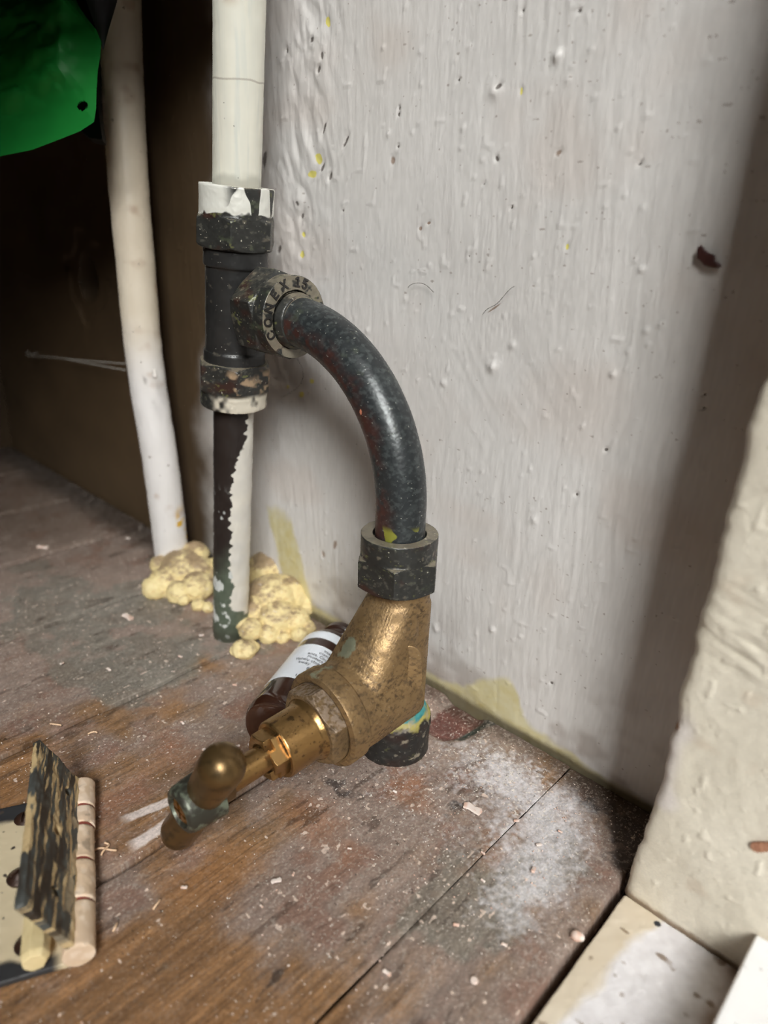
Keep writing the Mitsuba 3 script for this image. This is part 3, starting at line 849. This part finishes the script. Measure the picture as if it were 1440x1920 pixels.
# bonnet
put('bonnet_hexagon', placed(soften(hexprism(21.0, 27.5, 36.0, 1.2, False), .45, 3, .08, .5, 35), BC, RS @ frame([0, 0, 1], .42)), 'mat_brass_dusty', parent=ST, label='dusty hexagon of the bonnet')
bon = lathe([(0, 34), (9.6, 34.5), (9.4, 36.0), (8.7, 36.8), (8.3, 38.0), (8.3, 47.0), (7.9, 47.6), (6.9, 47.6), (6.7, 46.4), (0, 46.4)], 80)
put('bonnet', placed(bon, BC, RS), 'mat_brass_worn', smooth=40, parent=ST)
gl = hexprism(12.0, 46.5, 52.0, .5, False) - m3.Manifold.cube([2.2, 20, 3.0], True).translate([3.9, 0, 51.4]) - cyl(4.3, 50.6, 53)
put('gland_nut', placed(soften(gl, .35, 2, .05, .6, 37), BC, RS @ frame([0, 0, 1], .25)), 'mat_brass_worn', smooth=50, parent=ST)
put('spindle', placed(lathe([(0, 46), (3.75, 46), (3.75, 67), (0, 67)], 48), BC, RS), 'mat_brass_worn', smooth=40, parent=ST)
# crutch head
aa = math.radians(-60)
v1 = np.cross(SD, [0, 0, 1.])
v1 /= np.linalg.norm(v1)
v2 = np.cross(v1, SD)
bd = RI @ -(math.cos(aa) * v1 + math.sin(aa) * v2)            # bar direction in the stem frame, upper end positive
c0 = np.array([0, 0, 69.8])
bar = hull(ball(5.8, c0 + bd * 17 - np.array([0, 0, 1.5])), ball(5.0, c0 + bd * 5)) + hull(ball(5.0, c0 - bd * 19.8 + np.array([0, 0, 3.5])), ball(4.9, c0 - bd * 5)) + hull(ball(5.0, c0 + bd * 6), ball(5.0, c0 - bd * 6))
bar = bar + hull(ball(5.0, c0 + bd * 2 - np.array([0, 0, 2.0])), cyl(4.6, 63.0, 65))
hd = put('handle', placed(soften(bar, .6, 14, .03, .3, 41), BC, RS), 'mat_handle', parent=ST, label='dull brass crutch handle with rounded ends')
bs = lathe([(0, 66), (6.9, 67), (6.6, 72), (6.2, 75.6), (5.7, 76.6), (5.0, 77.0), (4.2, 77.0), (3.95, 76.2), (3.8, 75.3), (0, 75.3)], 72)
put('handle_boss', placed(bs, BC, RS), 'mat_boss', smooth=50, parent=ST, label='greenish boss at the front of the handle')
sc = (cyl(3.6, 74.6, 76.2) + hull(cyl(3.6, 76.1, 76.2), cyl(2.6, 76.6, 76.7))) - m3.Manifold.cube([6, .8, 1.4], True).translate([0, 0, 76.7]) - m3.Manifold.cube([.8, 6, 1.4], True).translate([0, 0, 76.7])
put('screw', placed(tm(sc), BC, RS), 'mat_gold', smooth=30, parent=ST, label='bright brass screw in the boss')

# ------------------------------------------------------------------ white pipe at the left
LP = thing('water_pipe', 'cream-painted bent pipe to the left of the tee, rising from a lump of foam', 'pipe')
pp = np.array([W(332, 1110, .1555), W(322, 1040, .1540), W(300, 860, .1530), W(272, 680, .1525), W(253, 480, .1530), W(240, 330, .1540), W(230, 150, .1560), W(224, 0, .1570), W(220, -200, .1575)])
from scipy.interpolate import CubicSpline
tt = np.linspace(0, 1, len(pp))
pth = CubicSpline(tt, pp)(np.linspace(0, 1, 220))
put('pipe_body', tube(pth, .0078, 56, .00028, 150, 14), 'mat_pipe_cream', parent=LP)
dl = [ball(1.1, (0, 0, 0)), ball(.8, (.2, 0, 1.6)), ball(1.2, (.1, 0, -.6))]
for px, py, s in ((290, 702, 1.0), (287, 752, .55), (268, 706, .5)):
    o = W(px, py, .1455)
    put('paint_drip', placed(soften(hull(*dl), .3, 4, .05, .6, 3), o, np.eye(3) * s), 'mat_pipe_cream', parent=LP)

# ------------------------------------------------------------------ foam lumps
rng = np.random.default_rng(5)


def foam(blobs, seed, edge=.7):
    m = None
    for (x, y, z, r) in blobs:
        b = m3.Manifold.sphere(r, 36).scale([1, 1, .92]).translate([x, y, z])
        m = b if m is None else m + b
    m = m - m3.Manifold.cube([200, 200, 50], True).translate([0, 0, -25.6])
    me = soften(m, edge, 14, 1.5, .13, seed, 3)
    n = np.array(me.vertex_normals)
    v = np.array(me.vertices)
    me.vertices = v + n * ((meshkit.fbm(v * .55 + 9, 3, seed + 1) - .5) * .9)[:, None]
    return me


def fpt(px, py, z, r, back=0.0):
    o = G(px, py, z * .001) + np.array([-_h[0], -_h[1], 0]) * -back * .001
    return (o[0] * 1000, o[1] * 1000, z, r)


F1 = thing('foam_lump', 'pale yellow lump of hardened foam at the foot of the bent cream pipe', 'foam')
blobs = [fpt(340, 1075, 7, 10.5, 2), fpt(312, 1090, 5, 7.5), fpt(290, 1103, 3.5, 5.5), fpt(370, 1100, 5, 7.5), fpt(365, 1080, 7, 8, 4), fpt(335, 1110, 4, 5.5), fpt(390, 1085, 5, 7, 5), fpt(345, 1125, 2, 3.2), fpt(372, 1135, 1.5, 3.2), fpt(390, 1140, 1.2, 2.6), fpt(300, 1060, 6, 5), fpt(358, 1048, 8, 7, 5)]
put(F1, placed(foam(blobs, 51), [0, 0, 0], np.eye(3)), 'mat_foam')
F2 = thing('foam_lump', 'large dirty yellow foam lump between the dark pipe foot and the brown bottle', 'foam')
blobs = [fpt(505, 1135, 8, 11.5, 5), fpt(535, 1130, 7, 10, 5), fpt(520, 1160, 5, 8.5), fpt(550, 1165, 4, 6.5), fpt(500, 1090, 10, 11, 10), fpt(540, 1100, 9, 9, 10), fpt(565, 1135, 5, 7, 4), fpt(475, 1150, 6, 6.0), fpt(560, 1190, 2, 4.0), fpt(575, 1180, 2, 3.8),
         fpt(470, 1180, 4.5, 4.8), fpt(452, 1168, 6.5, 3.5), fpt(463, 1172, 5.5, 3.5), fpt(484, 1120, 9, 6, 3), fpt(530, 1195, 1.2, 3.2), fpt(505, 1188, 2.5, 4.5)]
put(F2, placed(foam(blobs, 52), [0, 0, 0], np.eye(3)), 'mat_foam')
F3 = thing('foam_lump', 'small rounded yellow foam nugget on the floor in front of the large lump', 'foam')
blobs = [fpt(452, 1216, 3.0, 3.8), fpt(463, 1217, 3.0, 3.9), fpt(475, 1212, 2.2, 2.8), fpt(441, 1220, 1.6, 2.2)]
put(F3, placed(foam(blobs, 53, .5), [0, 0, 0], np.eye(3)), 'mat_foam')

# ------------------------------------------------------------------ amber bottle
BT = thing('glass_bottle', 'small brown glass bottle with a white printed label lying behind the stopcock', 'bottle')
b0, b1 = G(524, 1358, .0112), G(634, 1206, .0112)
BD = (b1 - b0) / np.linalg.norm(b1 - b0)
b0 = b0 - BD * .004
RB = frame(BD, 0.0)
prof = [(0, 1.0), (5, .6), (8.6, .3), (10.2, .9), (11.0, 2.6), (11.1, 5), (11.1, 42), (10.7, 45), (9.2, 48.2), (7.2, 50.2), (6.6, 52), (6.6, 54), (7.4, 54.6), (7.4, 57), (6.4, 58.5), (5.2, 58.5), (5.2, 46), (8, 44), (9.6, 40), (9.6, 4), (8, 2.6), (0, 2.4)]
# smooth the outer profile a little by resampling
put('glass_body', placed(lathe(prof, 96), b0, RB), {'type': 'principled', 'base_color': {'type': 'rgb', 'value': [.34, .13, .035]}, 'roughness': .06, 'spec_trans': .0, 'specular': .9, 'clearcoat': 1.0, 'clearcoat_gloss': .97} if False else principled(lambda p, n, uv: mix(C(66, 34, 16), C(26, 12, 8), smoothstep(.004, .018, p.z) * .3 + .7 * fb(p, 160)), rough=.07, spec=.9, clearcoat=1.0), smooth=40, parent=BT)
scene['mat_label'] = principled(lambda p, n, uv: C(226, 230, 238) * (.96 + .06 * fb(p, 300)), rough=.32, spec=.5)
put('label', placed(lathe([(11.16, 13.5), (11.24, 13.5), (11.24, 34.0), (11.16, 34.0)], 120), b0, RB), 'mat_label', smooth=30, parent=BT, label='white paper label with rows of small print')
put('label_band', placed(lathe([(11.14, 38.5), (11.22, 38.5), (11.22, 43.0), (11.10, 43.0)], 120), b0, RB), 'mat_label', smooth=30, parent=BT, label='plain white band near the neck')
# printed lines: wrapped round the label, reading round the bottle with the neck upward
toward = CAM - (b0 + BD * .024)
toward = toward - BD * (toward @ BD)
toward /= np.linalg.norm(toward)
th_view = math.atan2(toward @ RB[:, 1], toward @ RB[:, 0])
lines = [('Ointmates with the', 32.0), ('compositions', 30.2), ('leads. Clove Oil B.P.', 28.2), ('Protect from light', 26.4), ('tightly closed. Keep', 24.5), ('in place', 22.6), ('Ransom & Co.', 20.4), ('Public Ltd.', 18.8), ('Hitchin', 16.8), ('Herts, UK.', 15.2)]
lines = [('mates with the', 32.0), ('compositions', 30.2), ('ents. Clove Oil B.P.', 28.2), ('Protect from light', 26.4), ('tightly closed. Keep', 24.5), ('away', 22.6), ('& Co.', 20.4), ('Ltd.', 18.8), ('', 16.8), ('UK', 15.4)]
ends = [9.5, 7.5, 8.5, 8.0, 6.5, -3.5, .5, -.5, 0, -3.0]
tx = []
for (s, z), e in zip(lines, ends):
    if not s:
        continue
    m = meshkit.text_mesh(s, 1.25, .02, bold=True)
    v = np.asarray(m.vertices)
    wdt = v[:, 0].max()
    arcl = v[:, 0] - wdt + e                       # end of each line, mm to the right of the line of sight
    th = th_view + arcl / 11.26
    rr = 11.262 + v[:, 2]
    tx.append(trimesh.Trimesh(np.stack([rr * np.cos(th), rr * np.sin(th), z + v[:, 1] - .6], 1), m.faces, process=False))
put('label_print', placed(trimesh.util.concatenate(tx), b0, RB), principled((.02, .02, .025), rough=.5), smooth=False, parent=BT, label='rows of small black print')

# ------------------------------------------------------------------ green bag and the dark sheet behind it
BG = thing('plastic_bag', 'crumpled green plastic bag hanging at the upper left corner', 'bag')
edge_px = [(-130, 302), (-60, 298), (0, 293), (60, 281), (110, 262), (150, 246), (176, 229), (180, 205), (181, 170), (183, 135), (188, 105), (190, 78), (180, 55), (165, 36), (150, 15), (138, -10), (125, -60), (110, -140)]
ed = np.array([D(px, py, .232 + .00010 * max(0, 180 - px)) for px, py in edge_px])
tc = D(-60, -140, .262)


def bag(U, V):
    # U along the outline, V from outline (0) towards the middle (1)
    k = np.clip(U, 0, 1) * (len(ed) - 1)
    E = np.stack([np.interp(k, np.arange(len(ed)), ed[:, j]) for j in range(3)], -1)
    c = tc
    P = E + (c - E) * (V ** 1.0)[..., None]
    out = -FWD * 1.0
    X = np.stack([P[..., 0], P[..., 2], P[..., 0] * 0], -1)
    puff = np.sin(np.clip(V, 0, 1) * np.pi / 2) * .012
    cr = (np.abs(meshkit.fbm(X * np.array([70, 110, 1]) + 3, 3, 71) - .5) * 2) * .0045 + (meshkit.fbm(X * 40, 2, 73) - .5) * .010
    hem = np.exp(-((V - .20) / .03) ** 2) * .0012
    return P + out * (puff + (cr * nsm(V, .02, .25)) + hem)[..., None]


bgm = gridmesh(np.linspace(0, 1, 170), np.linspace(0, 1, 120), bag)
hc = D(149, 191, .231)
ctr = bgm.triangles_center
keep = np.linalg.norm(np.stack([(ctr - hc) @ RIGHT / .0021, (ctr - hc) @ UP / .0015], 1), axis=1) > 1
bgm.update_faces(keep)
back = bgm.copy()
back.vertices = np.asarray(back.vertices) * 1.0 + FWD * (.004 + .010 * nsm(np.linalg.norm(np.asarray(back.vertices) - tc, axis=1), .09, .02)[:, None])
back.invert()
put(BG, bgm, {'type': 'twosided', 'bsdf': {'type': 'principled', 'base_color': mikit.proc(lambda p, n, uv: mix(C(26, 128, 50), C(14, 100, 38), fb(p, 60))), 'roughness': .5, 'specular': .4}})
SH = thing('dark_sheet', 'dark grey folded sheet between the green bag and the bent cream pipe', 'sheet')
sp = [(215, -40), (212, 10), (203, 55), (194, 85), (184, 60), (170, 20), (150, -40)]
pts = np.array([D(px, py, .2425) for px, py in ((228, -60), (226, 0), (206, 52), (193, 90), (181, 60), (165, 30), (135, -60))])
cpt = pts.mean(0)


def prism(P, t):
    P = np.asarray(P)
    n = len(P)
    Q = P + FWD * t
    c1, c2 = P.mean(0), Q.mean(0)
    v = np.vstack([P, Q, c1, c2])
    f = []
    for i in range(n):
        j = (i + 1) % n
        f += [[i, j, n + j], [i, n + j, n + i], [2 * n, j, i], [2 * n + 1, n + i, n + j]]
    m = trimesh.Trimesh(v, np.array(f), process=False)
    return m


def sheet(U, V):
    a = np.array([D(140, -60, .2435), D(168, 20, .2432), D(186, 70, .2428), D(192, 92, .2426)])
    b = np.array([D(232, -60, .2395), D(222, 0, .2395), D(204, 58, .2405), D(194, 93, .2424)])
    k = U * 3
    A = np.stack([np.interp(k, np.arange(4), a[:, j]) for j in range(3)], -1)
    B = np.stack([np.interp(k, np.arange(4), b[:, j]) for j in range(3)], -1)
    P = A + (B - A) * V[..., None]
    return P - FWD * (np.sin(V * np.pi * 2.2) * .0012 * (1 - U))[..., None]


put(SH, gridmesh(np.linspace(0, 1, 40), np.linspace(0, 1, 30), sheet), principled((.14, .14, .155), rough=.5, spec=.4))
DK = thing('black_sack', 'black sack end hanging behind the green bag beside the pipe', 'sack')
bl = np.array([D(px, py, .262) for px, py in ((193, 80), (182, 130), (184, 200), (192, 262), (168, 258), (140, 235), (90, 220), (80, 100), (150, -40), (205, -60))])
put(DK, prism(bl, .004), principled((.008, .008, .009), rough=.4), smooth=False)

# ------------------------------------------------------------------ hinge, lying half open on the floor
HG = thing('door_hinge', 'old door hinge with flaking dark and cream paint lying open on the floor', 'hinge')
h0, h1 = np.array([-.1668, .0578, .0036]), np.array([-.1180, .0345, .0036])
HD = (h1 - h0) / np.linalg.norm(h1 - h0)
HN = np.array([HD[1], -HD[0], 0])
HN = HN if HN[1] < 0 else -HN
HL = np.linalg.norm(h1 - h0) * 1000


def hinge_dark(p, n, uv):
    s = (p.x - float(h0[0])) * float(HD[0]) + (p.y - float(h0[1])) * float(HD[1])
    t = p.z
    g = fbm(s * 90, t * 420, 1.0, 3)
    g2 = fbm(s * 110 + .6 * g, t * 1100, 5.0, 3)
    c = mix(C(72, 74, 72), C(52, 45, 38), smoothstep(.35, .65, g))
    c = mix(c, C(92, 96, 92), smoothstep(.55, .75, fb(p, 120, 3, 2.)) * .6)
    c = mix(c, C(198, 172, 128), smoothstep(.56, .66, g2 + .14 * smoothstep(.013, .004, t) + .12 * (fb(p, 200, 3, 8.) - .5)) * .85)
    c = mix(c, C(206, 184, 148), smoothstep(.55, .62, fbm(s * 160, t * 420, 6.0, 3)) * smoothstep(.014, .004, t) * .8)
    return c


def hinge_cream(p, n, uv):
    c = mix(C(212, 196, 166), C(196, 180, 150), fb(p, 90))
    q = fb(p, 130, 3, 4.)
    s = (p.x - float(h0[0])) * float(HD[0]) + (p.y - float(h0[1])) * float(HD[1])
    w = (p.x - float(h0[0])) * float(HN[0]) + (p.y - float(h0[1])) * float(HN[1])
    ed = dr.minimum(s, .0538 - s)
    c = mix(c, C(50, 50, 52), smoothstep(.006, .0035, ed + .010 * (q - .5)) * smoothstep(.003, .006, w))
    return mix(c, C(70, 62, 56), smoothstep(.80, .87, fb(p, 420, 2, 3.)))


def knuckle_col(p, n, uv):
    c = mix(C(214, 190, 168), C(196, 170, 140), fb(p, 160))
    c = mix(c, C(232, 214, 196), smoothstep(.5, .7, fb(p, 420, 2, 3.)) * .5)
    c = mix(c, C(96, 84, 70), smoothstep(.62, .74, fb(p, 300, 3, 5.)) * .5)
    return c


scene['mat_hinge_dark'] = principled(hinge_dark, rough=.5, spec=.4, bump=lambda p, n, uv: fbm(p.x * 500, p.y * 500, p.z * 900, 3) * .0005, eps=1.5e-4)
scene['mat_hinge_cream'] = principled(hinge_cream, rough=.5, spec=.4, bump=lambda p, n, uv: fbm(p.x * 500, p.y * 500, p.z * 500, 3) * .0002, eps=1.5e-4)
scene['mat_knuckle'] = principled(knuckle_col, rough=.55, spec=.4, bump=lambda p, n, uv: fbm(p.x * 700, p.y * 700, p.z * 700, 3) * .0003, eps=1.5e-4)
# lower leaf, flat: local x along the barrel, y away from it, z up
RL = np.stack([HD, HN, np.cross(HD, HN)], 1)
if np.linalg.det(RL) < 0 or RL[2, 2] < 0:
    RL = np.stack([HD, HN, [0, 0, 1.]], 1)


def plate(w, th, holes, amp, seed, r=5.0, slots=False):
    m = m3.Manifold.cube([HL - .6, w, th]).translate([.3, 0, 0])
    for (x, y) in holes:
        m = m - (cyl(1.3, -1, th + 1, n=28) + hull(cyl(1.3, th - 1.0, th - .9, n=28), cyl(2.5, th + .1, th + .2, n=28))).translate([x, y, 0])
    return soften(m, .55, 3, amp, .35, seed)


def flipfix(mesh, R):
    if np.linalg.det(R) < 0:
        mesh = mesh.copy()
        mesh.invert()
    return mesh


_l = lambda px, py: tuple(float(x) for x in (((G(px, py, .003) - h0) @ HD) * 1000, ((G(px, py, .003) - h0) @ HN) * 1000))
low_h = [_l(46, 1530), _l(36, 1644), _l(52, 1768)]
lf = plate(24, 1.7, low_h, .10, 61)
put('leaf', placed(flipfix(lf, RL), [h0[0], h0[1], .0006], RL), 'mat_hinge_cream', parent=HG, label='flat lower leaf painted cream')
for (x, y), spin, ht in zip(low_h[:], (.3, 1.2, .8), (.9, 2.6, 2.2)):
    sc = hull(cyl(2.5, 0, .3, n=32), cyl(2.9, .8, 1.0, n=32), ball(1.6, (0, 0, 1.2))) + cyl(1.2, -1.2, .2, n=24)
    sc = sc - m3.Manifold.cube([6, .7, 1.6], True).translate([0, 0, 2.6]).rotate([0, 0, math.degrees(spin)])
    o = np.array([h0[0], h0[1], .0006]) + RL @ (np.array([x, y, ht * .62])) * .001
    put('screw', placed(flipfix(soften(sc, .4, 2, .06, .6, 62), RL), o, RL), principled(lambda p, n, uv: mix(C(70, 46, 34), C(34, 26, 24), fb(p, 400)), rough=.4, metallic=.4) if 'mat_screw' not in scene else 'mat_screw', parent=HG, label='rusty brown screw')
# upper leaf, standing
al = math.radians(64)
HU = math.cos(al) * HN + math.sin(al) * np.array([0, 0, 1.])
RU = np.stack([HD, HU, np.cross(HD, HU)], 1)
uf = plate(21.5, 2.0, [(9.5, 8), (26, 11.5), (44, 11)], .42, 63)
put('leaf', placed(uf, h0 - np.cross(HD, HU) * .001, RU), 'mat_hinge_dark', parent=HG, label='raised upper leaf with flaking dark paint')
# knuckles
RK = frame(HD, 0)
cuts = [0, 10.2, 17.8, 28.8, 41.8, HL]
for i, (a, b) in enumerate(zip(cuts[:-1], cuts[1:])):
    g = .9 if i in (1, 3) else .12
    k = cyl(3.5 - .25 * (i == 2), a + g, b - g, n=40)
    put('knuckle', placed(soften(k, .5, 3, .16, .45, 64 + i), h0, RK), 'mat_knuckle', parent=HG)
put('pin', placed(tm(cyl(2.95, .5, HL - .6, n=32)), h0, RK), principled((.22, .05, .035), rough=.6), smooth=40, parent=HG, label='reddish pin between the knuckles')
# painted stub of the lower leaf beside the barrel's end
stub = hull(cyl(3.1, HL - 14, HL - 1.5, n=7), cyl(2.4, HL - 1, HL - .2, n=7))
put('stub', placed(soften(stub, .5, 2, .1, .4, 69), h0 + HN * .0088 + np.array([0, 0, .0016]), RK), principled(lambda p, n, uv: mix(C(226, 208, 164), C(200, 178, 130), fb(p, 260)), rough=.6), parent=HG, label='cream stub beside the barrel end')

# ------------------------------------------------------------------ small things on the floor and wall
scene['mat_flake'] = principled(lambda p, n, uv: mix(C(222, 208, 200), C(206, 170, 152), smoothstep(.4, .7, fb(p, 500))), rough=.6, spec=.3)


def flake(poly_mm, o, spin, t=.35, tilt=.0, seed=0):
    P = np.asarray(poly_mm, float)
    m = m3.CrossSection([P.tolist()]).extrude(t)
    me = soften(m, .5, 2, .12, .6, seed)
    R = frame([math.sin(tilt) * math.cos(spin), math.sin(tilt) * math.sin(spin), math.cos(tilt)], spin)
    return placed(me, o, R)


pol = [(-2.6, -1.3), (-1.2, -1.0), (0, -1.2), (2.4, -1.5), (2.9, .2), (2.3, 1.4), (.3, .9), (-1.6, 1.6), (-2.9, .6)]
k = thing('paint_flake', 'pinkish white paint flake lying on the boards in front of the coupling', 'paint flake')
put(k, flake(pol, G(886, 1517, .0006), .3, .5, .12, 3), 'mat_flake')
k = thing('paint_flake', 'round cream paint blob stuck on the edge of the last board by the threshold', 'paint flake')
put(k, placed(soften(hull(ball(1.3, (0, 0, .2)), ball(.9, (1.0, .5, .2))), .35, 3, .1, .6, 4), G(1080, 1756, .0003), np.eye(3)), 'mat_flake')
k = thing('paint_flake', 'flat round white paint spot dried on the boards at the bottom centre', 'paint flake')
put(k, placed(soften(cyl(1.0, -.15, .28, .8, 24), .3, 2, .06, .8, 5), G(889, 1838, .0002), np.eye(3)), 'mat_flake')
k = thing('paint_flake', 'pale broken plaster crumb beside the handle on the left boards', 'paint flake')
put(k, flake(np.array(pol) * .5, G(518, 1652, .0004), 1.2, .4, .1, 6), 'mat_flake')
for (px, py, s, sp_) in ((240, 1158, 1.5, .3), (80, 1027, 1.6, 1.0), (338, 1232, .55, .4), (378, 1192, .6, 1.3), (116, 1245, .5, 2.0), (204, 1256, .6, .2), (240, 1010, .6, .8), (440, 1285, .5, .8), (342, 1356, .5, .1), (386, 1408, .7, .6),
                         (470, 1395, .9, 2.4), (445, 1400, .5, 1.4), (740, 1485, .4, .4), (655, 1592, .35, .8), (905, 1600, .4, .2), (968, 1540, .5, 1.1), (1000, 1632, .6, 1.9), (945, 1772, .45, .5), (345, 1665, .5, 1.0), (725, 1825, .6, .3),
                         (550, 1640, .4, 2.2), (1050, 1560, .4, .4), (1010, 1585, .5, 1.2), (905, 1652, .4, 0.2), (855, 1735, .45, .8), (60, 1640, .0, 0), (490, 1700, .3, .2)):
    if s == 0:
        continue
    k = thing('plaster_crumb', 'tiny pale paint crumb lying on the boards', 'crumb', 'pale paint crumbs scattered on the boards')
    put(k, flake(np.array(pol) * s * .62, G(px, py, .0004), sp_, .35 + .3 * s, .15, int(px)), 'mat_flake')
# wood shavings by the hinge
scene['mat_shaving'] = principled(lambda p, n, uv: mix(C(226, 196, 166), C(200, 164, 130), fb(p, 500)), rough=.6)
for pts_ in ([(178, 1594), (190, 1590), (200, 1592), (218, 1594)], [(190, 1604), (197, 1592), (204, 1585), (196, 1580)], [(212, 1746), (216, 1738), (219, 1732)], [(165, 1582), (172, 1578), (178, 1579)], [(165, 1376), (176, 1372), (182, 1374)], [(94, 1357), (104, 1358), (115, 1360)], [(287, 1705), (294, 1695), (300, 1688)]):
    k = thing('wood_shaving', 'thin pale wood shaving on the boards near the hinge', 'shaving', 'pale wood shavings near the hinge')
    P = np.array([G(a, b, .0008 + .0005 * (i % 2)) for i, (a, b) in enumerate(pts_)])
    P = CubicSpline(np.arange(len(P)), P)(np.linspace(0, len(P) - 1, 20))
    put(k, tube(P, .00028, 8), 'mat_shaving')
# grit: uncountable specks of plaster lying over the boards
ns = 5200
gx, gy = [], []
while len(gx) < ns:
    x, y = rng.uniform(-.30, -.042), rng.uniform(.02, .169)
    w = .30 + .9 * math.exp(-((x + .07) / .03) ** 2 - ((y - .14) / .035) ** 2) + .5 * math.exp(-((y - .165) / .02) ** 2)
    if rng.random() < w and abs(x + .12) + abs(y - .14) > .016:
        gx.append(x)
        gy.append(y)
oct_v = np.array([[1, 0, 0], [-1, 0, 0], [0, 1, 0], [0, -1, 0], [0, 0, 1], [0, 0, -1]], float)
oct_f = np.array([[0, 2, 4], [2, 1, 4], [1, 3, 4], [3, 0, 4], [2, 0, 5], [1, 2, 5], [3, 1, 5], [0, 3, 5]])
rad = .00007 + .00022 * rng.random(ns) ** 4
sc3 = rng.uniform(.6, 1.4, (ns, 1, 3)) * rad[:, None, None]
V = oct_v[None] * sc3 + np.stack([gx, gy, np.full(ns, .00015)], -1)[:, None]
V = V + rng.normal(0, .00002, V.shape)
Fc = (oct_f[None] + (np.arange(ns) * 6)[:, None, None]).reshape(-1, 3)
k = thing('plaster_grit', 'fine pale plaster grit strewn over the floorboards', 'grit')
labels[k]['kind'] = 'stuff'
put(k, trimesh.Trimesh(V.reshape(-1, 3), Fc, process=False), 'mat_flake', smooth=False)
# brown husk stuck on the wall at the right
k = thing('brown_husk', 'dark reddish brown flake stuck on the white wall at the right', 'flake')
o = W(1331, 483, WALL_Y - .0009)
m = m3.CrossSection([[(-3.0, 1.9), (-2.5, -.2), (-.6, -1.7), (1.9, -2.2), (2.9, -1.6), (1.4, -.6), (1.1, .6), (-.6, 1.0), (-2.4, 2.5)]]).extrude(.7)
put(k, placed(soften(m, .4, 2, .25, .8, 8), o, np.stack([[1, 0, 0], [0, 0, 1], [0, -1, 0]], 1)), principled((.045, .016, .014), rough=.4))
# hairs
scene['mat_hair'] = principled((.05, .042, .035), rough=.5)
for pts_, lab, y in (([(557, 672), (566, 690), (568, 708), (560, 724), (545, 736), (527, 745)], 'fine dark hair hanging on the wall below the side nut', .1695),
                     ([(765, 540), (775, 532), (790, 531), (802, 537), (813, 548)], 'fine hair stuck on the white wall above the curved pipe', .1705),
                     ([(905, 590), (918, 577), (932, 569), (948, 551), (965, 537)], 'crooked brown fibre stuck on the white wall right of the curved pipe', .1705)):
    k = thing('hair', lab, 'hair')
    P = np.array([W(a, b, y) for a, b in pts_])
    P = CubicSpline(np.arange(len(P)), P)(np.linspace(0, len(P) - 1, 40))
    put(k, tube(P, .00007, 6), 'mat_hair')
k = thing('cobweb', 'pale cobweb strands strung across the dark wall left of the bent pipe', 'cobweb')
cw = []
for pts_ in ([(50, 662), (62, 668), (100, 670), (150, 678), (235, 694)], [(115, 672), (160, 676), (235, 682)], [(52, 658), (58, 664), (70, 661)]):
    P = np.array([W(a, b, .164) for a, b in pts_])
    P = CubicSpline(np.arange(len(P)), P)(np.linspace(0, len(P) - 1, 40))
    cw.append(tube(P, .00016, 6))
put(k, trimesh.util.concatenate(cw), principled((.5, .48, .45), rough=.8))
